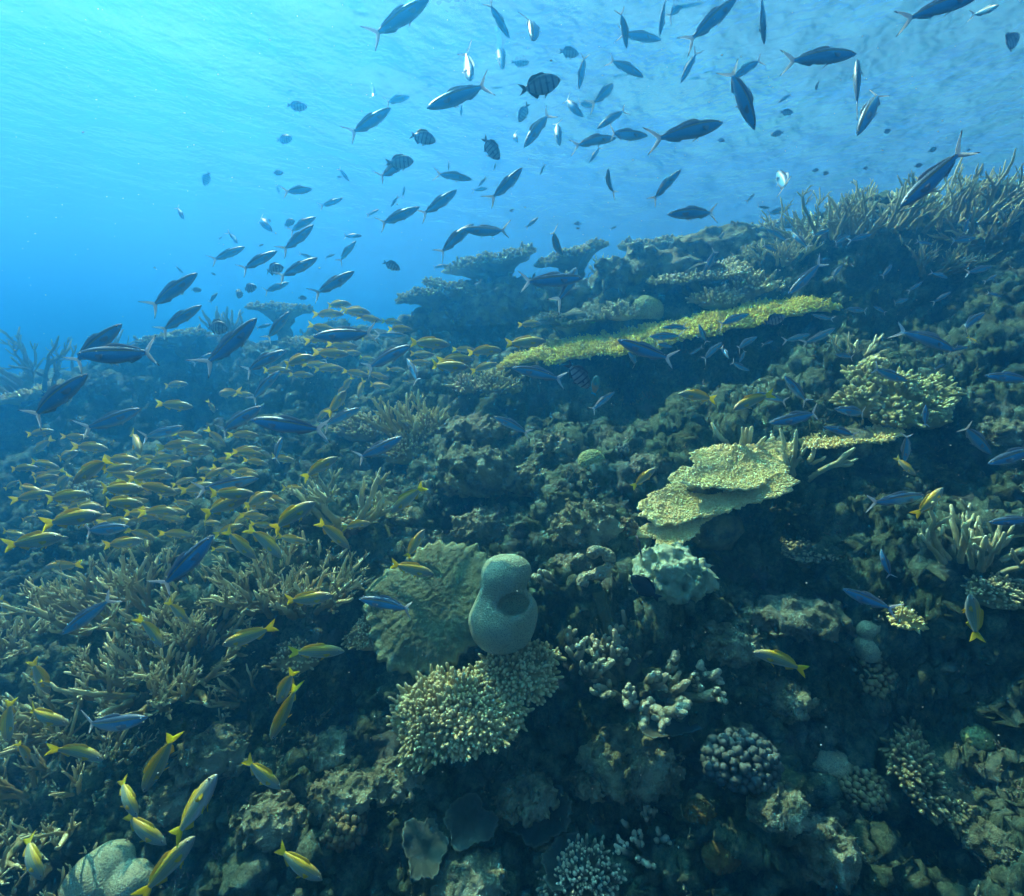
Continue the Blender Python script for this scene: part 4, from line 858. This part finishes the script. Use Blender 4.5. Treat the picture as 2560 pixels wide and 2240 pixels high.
FM = dict(
    fusilier=[fish_mat('fusilier_skin', (0.06, 0.10, 0.15), (0.08, 0.34, 0.55), (0.34, 0.44, 0.52), 'fusilier'), fin_mat('fusilier_tail', (0.72, 0.76, 0.78), (0.03, 0.015, 0.02), at0=0.82), fin_mat('fusilier_fin', (0.30, 0.36, 0.42))],
    snapper=[fish_mat('snapper_skin', (0.80, 0.52, 0.02), (0.34, 0.39, 0.20), (0.60, 0.62, 0.52), 'snapper'), fin_mat('snapper_tail', (0.95, 0.80, 0.02), trans=.6), fin_mat('snapper_fin', (0.82, 0.60, 0.03))],
    damsel=[fish_mat('damsel_skin', (0.10, 0.12, 0.13), (0.26, 0.30, 0.32), (0.40, 0.43, 0.44), 'damsel'), fin_mat('damsel_tail', (0.05, 0.06, 0.07)), fin_mat('damsel_fin', (0.08, 0.09, 0.10))],
    surgeon=[fish_mat('surgeon_skin', (0.010, 0.010, 0.012), (0.014, 0.014, 0.016), (0.02, 0.02, 0.02)), fin_mat('surgeon_tail', (0.012, 0.012, 0.014)), fin_mat('surgeon_fin', (0.012, 0.012, 0.014))],
    parrot=[fish_mat('parrot_skin', (0.05, 0.20, 0.20), (0.06, 0.26, 0.26), (0.10, 0.30, 0.28), 'parrot'), fin_mat('parrot_tail', (0.02, 0.40, 0.60)), fin_mat('parrot_fin', (0.03, 0.35, 0.50))],
    chromis=[fish_mat('chromis_skin', (0.012, 0.012, 0.014), (0.016, 0.016, 0.018), (0.02, 0.02, 0.02)), fin_mat('chromis_tail', (0.80, 0.80, 0.78)), fin_mat('chromis_fin', (0.02, 0.02, 0.02))],
)
_fm = {}
def fish_mesh(sp, bend, sb):
    key = (sp, round(bend, 1), round(sb, 1))
    if key in _fm: return _fm[key]
    V, Fs, Sl, A, B = fish_geo('damsel' if sp == 'chromis' else sp, bend, sb)
    me = bpy.data.meshes.new(sp); me.from_pydata(V.tolist(), [], [tuple(int(i) for i in f) for f in Fs]); me.update()
    for mt in FM[sp] + [EYE, PUP]: me.materials.append(mt)
    me.polygons.foreach_set('material_index', np.array(Sl, np.int32)); me.polygons.foreach_set('use_smooth', np.ones(len(Fs), bool))
    for k, a in (('along', A), ('across', B)):
        at_ = me.attributes.new(k, 'FLOAT', 'POINT'); at_.data.foreach_set('value', a.astype(np.float32))
    _fm[key] = me; return me
LEN = dict(fusilier=0.27, snapper=0.20, damsel=0.15, surgeon=0.20, parrot=0.26, chromis=0.07)
KIND = dict(fusilier=('fusilier', 'fusilier'), snapper=('snapper', 'snapper'), damsel=('damselfish', 'damselfish'), surgeon=('surgeonfish', 'surgeonfish'), parrot=('parrotfish', 'parrotfish'), chromis=('chromis', 'damselfish'))
TILE = 2028 / 860.0
TO = {1: (0, 0), 2: (850, 0), 3: (1700, 0), 4: (0, 740), 5: (850, 740), 6: (1700, 740), 7: (0, 1480), 8: (850, 1480), 9: (1700, 1480)}
# rows: sheet, then per fish: nose x, y, tail x, y in that sheet's pixels, degrees the body turns away from the picture plane, sideways bend of the tail, roll
FISH = {
 ('fusilier', 1): """1840 1115 1670 1130 48 .2;2020 1170 1875 1225;1865 1280 1680 1365;1850 1325 1655 1500;1445 1455 1235 1545;1635 1480 1400 1600;1875 1520 1625 1650;1705 1665 1535 1730;1165 1610 862 1830;
   2089 1600 1840 1750;1605 1365 1490 1250 30;1555 1440 1515 1455 40;1400 1435 1360 1370 40;1975 1500 1910 1520;1840 1515 1765 1500;1285 1725 1220 1790 30;1310 1395 1285 1415;1080 1610 1035 1570 20;1085 1295 1040 1215 30;1648 1140 1632 1095 20""",
 ('damsel', 1): """1812 630 1690 628;1725 815 1630 830 20;1672 1018 1602 1018;1205 1095 1230 1010;1675 1580 1545 1590;1515 1690 1420 1710 20;1190 1710 1125 1710;1405 1760 1425 1690 30;1272 1620 1242 1610;1810 1757 1755 1755;1740 1300 1665 1330 20;1600 1310 1580 1290;2015 1040 1985 1045;920 1580 900 1575;1650 470 1690 430 20""",
 ('fusilier', 2): """530 -10 165 240 0 .2;1000 225 865 -5 30;1140 240 1145 75 58;1370 95 1335 185 45 .4;1340 160 1288 182 20;1375 25 1300 85;1495 95 1465 195 20;1690 285 1665 35 35;1895 235 1630 190;1885 215 1920 -40 20 0 70;2060 -60 1930 130;
   645 430 580 305 30;770 475 748 325 58;960 410 937 240 35;425 335 380 245 30;1410 525 1445 300 25;1790 455 1570 330;510 640 915 485 0 -.2;412 570 245 605 35;300 635 45 815;195 510 205 605 30;420 430 415 515 30;715 685 716 610;1085 870 1240 640 10;1050 840 1005 765 40;
   1295 860 1270 690 25;1610 495 1515 600 50 .5;1435 690 1295 560 20;1500 625 1390 610 40;1515 760 1705 620 20 -.4;1630 815 1362 835;1815 800 1540 790 20;2259 724 1838 825;1470 960 1540 850 20;410 920 210 1085;780 1060 548 1012;640 1005 640 950 50;1075 990 892 1190 10 .6;815 1100 870 1040 20;870 1110 775 1125;1180 1030 1215 960 30 .4;
   1580 995 1580 1150 55 .5;2010 1000 1820 1190 20 .2;380 1095 375 1165 40;690 1120 480 1280 15 .6;470 1220 212 1335;790 1320 558 1502 0 .2;720 1350 1020 1383;1310 1510 1215 1330 45;130 1390 10 1390 10;95 1420 -20 1550;630 1560 540 1582;1435 1640 1040 1670 0 -.2;55 1070 -10 985 20;1930 1265 2254 1245;1170 1280 1090 1350 20;1630 1335 1590 1358;300 1220 345 1150 20;230 1235 160 1275 20;920 960 905 1010 30;1395 1580 1310 1770 50 .4;1055 110 990 150 25""",
 ('damsel', 2): """140 35 20 20;320 90 255 130;1830 30 1780 25 25;1860 165 1780 165;1410 320 1285 300;1115 368 1005 368;850 345 780 370;1300 470 1050 545;565 835 398 778;940 940 838 810;1055 720 1110 610;435 950 268 965;355 1590 252 1538;1380 1320 1425 1315 20;1415 1345 1390 1345;1380 240 1325 235;1000 1245 1030 1235;1085 1220 1100 1225""",
 ('fusilier', 3): """335 -10 45 245 0 .4;497 262 475 -60 35 0 40;5 490 105 280 20;440 765 288 345 20;300 470 505 320;1040 320 605 345 0 .2;1045 350 1042 650 20 0 80;1045 800 1215 455 0;1760 -20 1320 90;1880 30 1735 95 60;2028 690 1995 700;1300 1220 1685 880 0;575 1010 662 1150 62 .3;650 1225 490 1270;530 1225 445 1220;510 1350 650 1425 10;700 1310 560 1290;265 1365 200 1450 30;
   140 1610 235 1450 40;660 1370 758 1468 40;640 1735 850 1540 0;1785 960 1770 1060 30;1840 1570 1690 1610;1870 1620 1800 1660;1600 1720 1490 1785;880 1355 760 1400;1000 1390 880 1440;1130 1380 1000 1420;1700 1290 1670 1385 20;570 1480 470 1440;310 1420 390 1400;1490 1440 1390 1420;1580 1640 1480 1600;1250 1560 1190 1640 20;1750 1400 1590 1430;1430 1660 1350 1720;960 1560 880 1650;580 605 665 545;440 1140 390 1195;1900 1750 1810 1720""",
 ('damsel', 3): """805 530 808 465 50;668 665 588 660;535 795 615 780 20;265 830 220 825;1243 768 1192 785;2000 210 1870 300 20;820 1000 775 1008;880 1020 830 1025;1110 990 1080 995;1430 970 1385 980;1515 870 1470 895;1715 880 1690 890""",
 ('fusilier', 4): """450 345 990 350 0 .2;720 165 385 430 0 .2;520 460 125 755 0 .2;830 665 490 805;1190 55 922 215;1515 130 1205 450;1710 90 1555 275 10;1690 320 1405 450;1650 440 1460 625;1545 650 1258 820;1480 730 1945 800 0 -.2;1085 770 825 850;1665 830 1600 985 40;1525 1075 1155 1150;760 1360 450 1395;1260 1410 915 1780 0 .2;2129 660 1885 770;
   1255 335 1130 410 30;1600 165 1500 195 10;1990 290 1905 390 20;1845 240 2250 215 0 .2;1115 1700 1020 1560 40""",
 ('damsel', 4): """1345 195 1205 165 20""",
 ('snapper', 4): """1140 655 930 640;1110 520 955 525;1290 580 1390 570 50;1500 590 1382 572;1265 690 1235 620 50;1195 830 1020 810;1150 870 940 888;1330 890 1215 775 15;1540 900 1325 930;1740 970 1572 955;1250 920 1050 932;1065 950 855 975;640 905 440 880;195 930 300 840 20;430 1110 680 925;790 1000 570 1045 10;240 1075 370 1020;985 1030 748 1080;1040 1160 800 1105;
   850 1140 560 1140;850 1230 560 1215;1160 1075 1000 1115 20;1330 1015 1180 1085 30;1525 1060 1395 1035 10;1820 1150 1635 1130;1460 1195 1190 1275;1500 1165 1215 1180;1620 1240 1435 1235;1690 1225 1540 1170 10;1860 1215 1575 1385;1995 950 1775 1070;540 1170 240 1195;310 1160 85 1195;600 1290 275 1335;1040 1350 1100 1285 60;1150 1420 945 1385;950 1325 830 1240 20;
   370 1420 60 1475;160 1420 -10 1395;920 1440 750 1365;850 1440 610 1480;1440 1350 1260 1400;1510 1550 1305 1380;1660 1545 1475 1350;1815 1450 1610 1430;1385 1500 1235 1490;2060 1490 1870 1320;265 1600 470 1590;830 930 775 800 50;170 1185 120 1130 30;120 1090 10 1140;700 1310 750 1400 30;340 1150 420 1030 30;650 880 660 855 60;215 1300 110 1330;860 1310 740 1330;
   2140 120 1990 70;2060 40 1910 60;2028 110 1840 100;1990 210 1815 175;1990 240 1790 260;1940 330 1830 320;2060 345 1840 340;1860 360 1640 400;1950 410 1770 410;2028 430 1840 425;1720 440 1540 445;1850 470 1700 460;2110 300 1920 290;2040 560 1950 700 40;1870 740 1960 640;1990 600 2040 520 30""",
 ('snapper', 5): """1190 165 1042 165;1215 265 965 290;955 320 735 328;800 320 660 315;790 375 570 372;760 420 510 415;930 400 765 440;650 290 395 270;560 350 400 345;180 100 0 70;70 50 -60 60;250 150 95 120;370 160 235 145;430 200 275 190;385 440 275 430;300 540 155 520;220 380 105 360;290 490 150 455;110 600 140 490 40;20 560 70 470 40;170 470 20 445;130 340 0 330;540 400 400 390;420 520 370 500 30;
   500 1375 380 1565 10 .6;555 1640 285 1585 0 .2;300 1280 500 1115;185 1340 10 1350;1860 1015 1725 1130 10;350 330 250 320;120 240 20 250;60 190 -40 200;230 240 120 250""",
 ('fusilier', 5): """1015 425 1335 485;1635 260 1970 395;1620 565 1460 680;905 710 1135 812;370 830 75 985;425 290 130 430;395 370 485 530 30 .3;390 235 210 220;1900 185 2050 180;1825 240 2020 235;1700 330 1775 420 50;1960 300 1850 280 30""",
 ('damsel', 5): """1465 545 1348 385 20""",
 ('parrot', 5): """1520 470 1490 600 45""",
 ('surgeon', 5): """1745 1405 1785 1560 25 0 60;1715 1650 1880 1795 10""",
 ('chromis', 5): """652 1392 596 1390""",
 ('fusilier', 6): """525 750 880 685;440 570 655 630;615 470 760 640 20;845 770 1070 825;1620 325 1290 175 0;1340 500 1100 425;910 665 1150 700;1320 985 1355 790 30;1440 1175 1115 1220;1185 1490 1240 1685 10;1815 990 2160 880;1835 935 1630 720 10;1820 1335 2110 1310;1795 470 2100 490;455 240 300 320;770 225 605 275;915 190 725 295;550 265 490 285 30;250 275 112 385;60 345 135 300;110 165 162 295 10;290 370 235 285 40;
   410 440 280 385;350 390 400 310 40 .4;410 105 205 170;780 110 910 145;980 75 1120 95;1350 15 1230 55;915 345 1040 360 10;-20 195 60 185;960 1728 1250 1850;1700 300 1590 320;1800 100 1610 205;1140 60 1220 100;1690 310 1620 290;1560 400 1500 430;1450 640 1440 770 30""",
 ('damsel', 6): """620 120 483 165""",
 ('snapper', 6): """1390 1060 1262 950 20;1550 1130 1410 1300 10 .4;-10 578 215 600;315 670 525 570;1760 290 1690 240 30""",
 ('fusilier', 7): """365 250 675 25;870 740 440 825""",
 ('snapper', 7): """1965 20 1665 75 0 .2;2030 350 1700 355;1310 315 1615 222 0 -.4;1115 185 975 55 10;960 330 835 140 20;290 600 170 405 20;50 890 40 630 20;410 780 100 700 0 .4;610 990 330 890;850 1180 1035 825 0 0 30;1600 870 1760 530 0 0 50;1640 660 1735 455 20;1655 1160 1425 1000;1280 1075 1030 1480 0 0 40;810 1330 675 1095 15 .5;980 1490 690 1320 0 .4;250 1700 100 1450 10 .6;1150 1440 845 1790;1900 1700 1605 1530 0 .3;60 170 5 20;280 130 225 -45 15;170 1000 110 880 30;330 560 230 520 30;30 1390 -30 1360""",
 ('fusilier', 8): """110 40 475 95""",
 ('snapper', 9): """430 355 745 440;1710 10 1740 260 20 .4""",
}
DIRW = ['right', 'up right', 'upward', 'up left', 'left', 'down left', 'downward', 'down right']
OPEN = {(0, 0): 'the brightest water at upper left', (1, 0): 'the water under the top edge', (2, 0): 'the clear upper middle water', (3, 0): 'the blue water at top right', (0, 1): 'the blue water at far left', (1, 1): 'the blue water left of middle',
        (2, 1): 'the blue water over the crest mound', (3, 1): 'the blue water over the right crest'}
recs = []
_ge = G(777); _ex = []
for _ in range(64):                # the thick of the yellow school on the left
    x = 2028 / 860 * _ge.uniform(-5, 640); y = 2028 / 760 * 0 + _ge.normal(1180, 150); l_ = _ge.uniform(120, 215); a_ = _ge.normal(0.05, 0.22)
    _ex.append(f'{x + l_ * math.cos(a_):.0f} {y + l_ * math.sin(a_):.0f} {x:.0f} {y:.0f} {_ge.uniform(0, 28):.0f}')
FISH[('snapper', 4)] += ';' + ';'.join(_ex)
gf = G(500)
for (sp, sheet), rows in FISH.items():
    for row in rows.replace('\n', ' ').split(';'):
        f = [float(x) for x in row.split()]
        if len(f) < 4: continue
        ox, oy = TO[sheet]; nx_, ny_, tx, ty = (ox + f[0] / TILE, oy + f[1] / TILE, ox + f[2] / TILE, oy + f[3] / TILE)
        yaw = f[4] if len(f) > 4 else 0.0; bend = f[5] if len(f) > 5 else float(gf.choice([-.4, -.2, 0, .2, .4])); roll = f[6] if len(f) > 6 else 0.0
        if yaw == 0 and len(f) < 5: yaw = gf.uniform(2, 13)
        yaw = R(yaw) * (1 if gf.random() < .6 else -1); L = LEN[sp] * gf.uniform(.93, 1.07)
        rn, rt = ray(nx_, ny_), ray(tx, ty)
        d = L * math.cos(yaw) / np.linalg.norm(rn - rt)
        cx, cy = (nx_ + tx) / 2, (ny_ + ty) / 2; k = 1.0
        dmax = 4.8
        for q_ in (0.0, 0.5, 1.0):
            h = hit((nx_ * q_ + tx * (1 - q_)) / 1.25, (ny_ * q_ + ty * (1 - q_)) / 1.25)
            if h is not None: dmax = min(dmax, h[2] - 0.20 - 0.045 * h[2])
        if d > dmax: k = max(dmax, 0.5) / d
        dl = L / 2 * math.sin(yaw) / np.linalg.norm(rn); Pn, Pt = rn * (d + dl) * k, rt * (d - dl) * k
        recs.append(dict(sp=sp, Pn=Pn, Pt=Pt, bend=bend, roll=roll, px=(cx / 1.25, cy / 1.25), a=(nx_ - tx, ty - ny_), len=math.hypot(nx_ - tx, ny_ - ty) / 1.25, depth=d * k))
# labels: kind, size, heading and the nearest landmark; fish that still read alike are told apart by their order there
def lab(r):
    x, y = r['px']; h = hit(x, y)
    best = min(LAND, key=lambda l: math.hypot(l[0] - x, l[1] - y)); dd = math.hypot(best[0] - x, best[1] - y)
    if h is not None and h[2] < 8 or dd < 55:
        dx, dy = x - best[0], y - best[1]
        rel = 'over' if dd < 45 else ('above' if dy < -abs(dx) * .8 else 'below' if dy > abs(dx) * .8 else 'left of' if dx < 0 else 'right of')
        return f'{rel} the {best[2]}'
    return 'in ' + OPEN[(min(3, int(x // 512)), 0 if y < 330 else 1)]
NTH = ['first', 'second', 'third', 'fourth', 'fifth', 'sixth', 'seventh', 'eighth', 'ninth', 'tenth', 'eleventh', 'twelfth', 'thirteenth', 'fourteenth', 'fifteenth', 'sixteenth', 'seventeenth', 'eighteenth', 'nineteenth', 'twentieth', 'twentyfirst', 'twentysecond', 'twentythird', 'twentyfourth', 'twentyfifth', 'twentysixth', 'twentyseventh', 'twentyeighth', 'twentyninth', 'thirtieth'] + ['thirtieth'] * 60
buckets = {}
for r in recs:
    i = int(round(math.degrees(math.atan2(r['a'][1], r['a'][0])) / 45)) % 8
    r['size'] = 'large' if r['len'] > 110 else 'medium' if r['len'] > 62 else 'small' if r['len'] > 34 else 'tiny'
    r['head'] = DIRW[i]; r['rel'] = lab(r)
    buckets.setdefault((r['sp'], r['size'], r['head'], r['rel']), []).append(r)
_split = {}
for key, rs in buckets.items():
    if len(rs) <= 9: _split[key + ('',)] = rs; continue
    rs.sort(key=lambda r: r['px'][1]); n_ = math.ceil(len(rs) / math.ceil(len(rs) / 8)); rows_ = [rs[i:i + n_] for i in range(0, len(rs), n_)]
    names_ = {2: ['upper', 'lower'], 3: ['upper', 'middle', 'lower'], 4: ['top', 'upper', 'lower', 'bottom']}.get(len(rows_), ['top', 'second', 'third', 'fourth', 'bottom'])
    for nm, rw in zip(names_, rows_): _split[key + (nm + ' row ',)] = rw
for key, rs in _split.items():
    sp, size, head, rel, rowname = key; rs.sort(key=lambda r: r['px'][0])
    word = dict(fusilier='fusilier', snapper='yellow snapper', damsel='striped damselfish', surgeon='black surgeonfish', parrot='green parrotfish', chromis='white tailed chromis')[sp]
    for i, r in enumerate(rs):
        r['label'] = (f'{NTH[i]} from left, ' if len(rs) > 1 else '') + f'{rowname}{size} {word} heading {head} {rel}'
for r in recs:
    if len(r['label'].replace(',', '').split()) > 16: r['label'] = r['label'].replace(r['size'] + ' ', '', 1)
GRP = dict(fusilier='fusiliers swimming over the reef', snapper='yellow tailed snappers schooling by the reef', damsel='striped damselfish in open water', surgeon='black surgeonfish by the rocks')
for r in recs:
    X = norm(r['Pn'] - r['Pt']); L = np.linalg.norm(r['Pn'] - r['Pt']); mid = (r['Pn'] + r['Pt']) / 2
    view = norm(mid); upv = np.array([0, 0, 1.0]) * (1 - 0.75 * abs(X[2])) + 0.6 * abs(X[2]) * norm(np.cross(view, X)) * (1 if np.cross(view, X)[2] >= 0 else -1)
    Z = norm(upv - X * (upv @ X)); Y = np.cross(Z, X)
    if r['roll']: c_, s_ = math.cos(R(r['roll'])), math.sin(R(r['roll'])); Z, Y = Z * c_ + Y * s_, Y * c_ - Z * s_
    o = bpy.data.objects.new(KIND[r['sp']][0], fish_mesh(r['sp'], r['bend'], float(gf.choice([-.1, 0, .1])))); C.objects.link(o)
    m = Matrix.Identity(4)
    for i in range(3): m[i][0], m[i][1], m[i][2], m[i][3] = X[i] * L, Y[i] * L, Z[i] * L, mid[i]
    o.matrix_world = m
    tag(o, r['label'], KIND[r['sp']][1], GRP.get(r['sp']))

# ------------------------------------------------------------------ drifting specks in the water
def snow():
    g = G(600); n = 2600; d = g.uniform(0.35, 3.2, n) ** 1.0; u = g.uniform(-1.1, 1.1, n); v_ = g.uniform(-1.0, 1.0, n)
    p = np.stack([u * d * 1.1, d, v_ * d], 1); p = p[p[:, 2] < SURF_Z - 0.2]
    p = p[base_height(p[:, 0], p[:, 1]) < p[:, 2] - 0.15]; n = len(p)
    v, f = _ico(1); r_ = np.minimum(0.0016, 0.00035 * (0.5 + 1.6 * g.random(n) ** 3) * (0.6 + p[:, 1]))
    V = (p[:, None] + v[None] * r_[:, None, None] * np.array([1.3, 1, 0.8])).reshape(-1, 3); T = (f[None] + (np.arange(n) * len(v))[:, None, None]).reshape(-1, 3)
    m, t, b = new_mat('water_specks'); b.inputs['Base Color'].default_value = (0.75, 0.75, 0.68, 1); b.inputs['Roughness'].default_value = 0.8
    o = obj('water_specks', mesh_np('water_specks', V, None, T), m); o['kind'] = 'stuff'
snow()
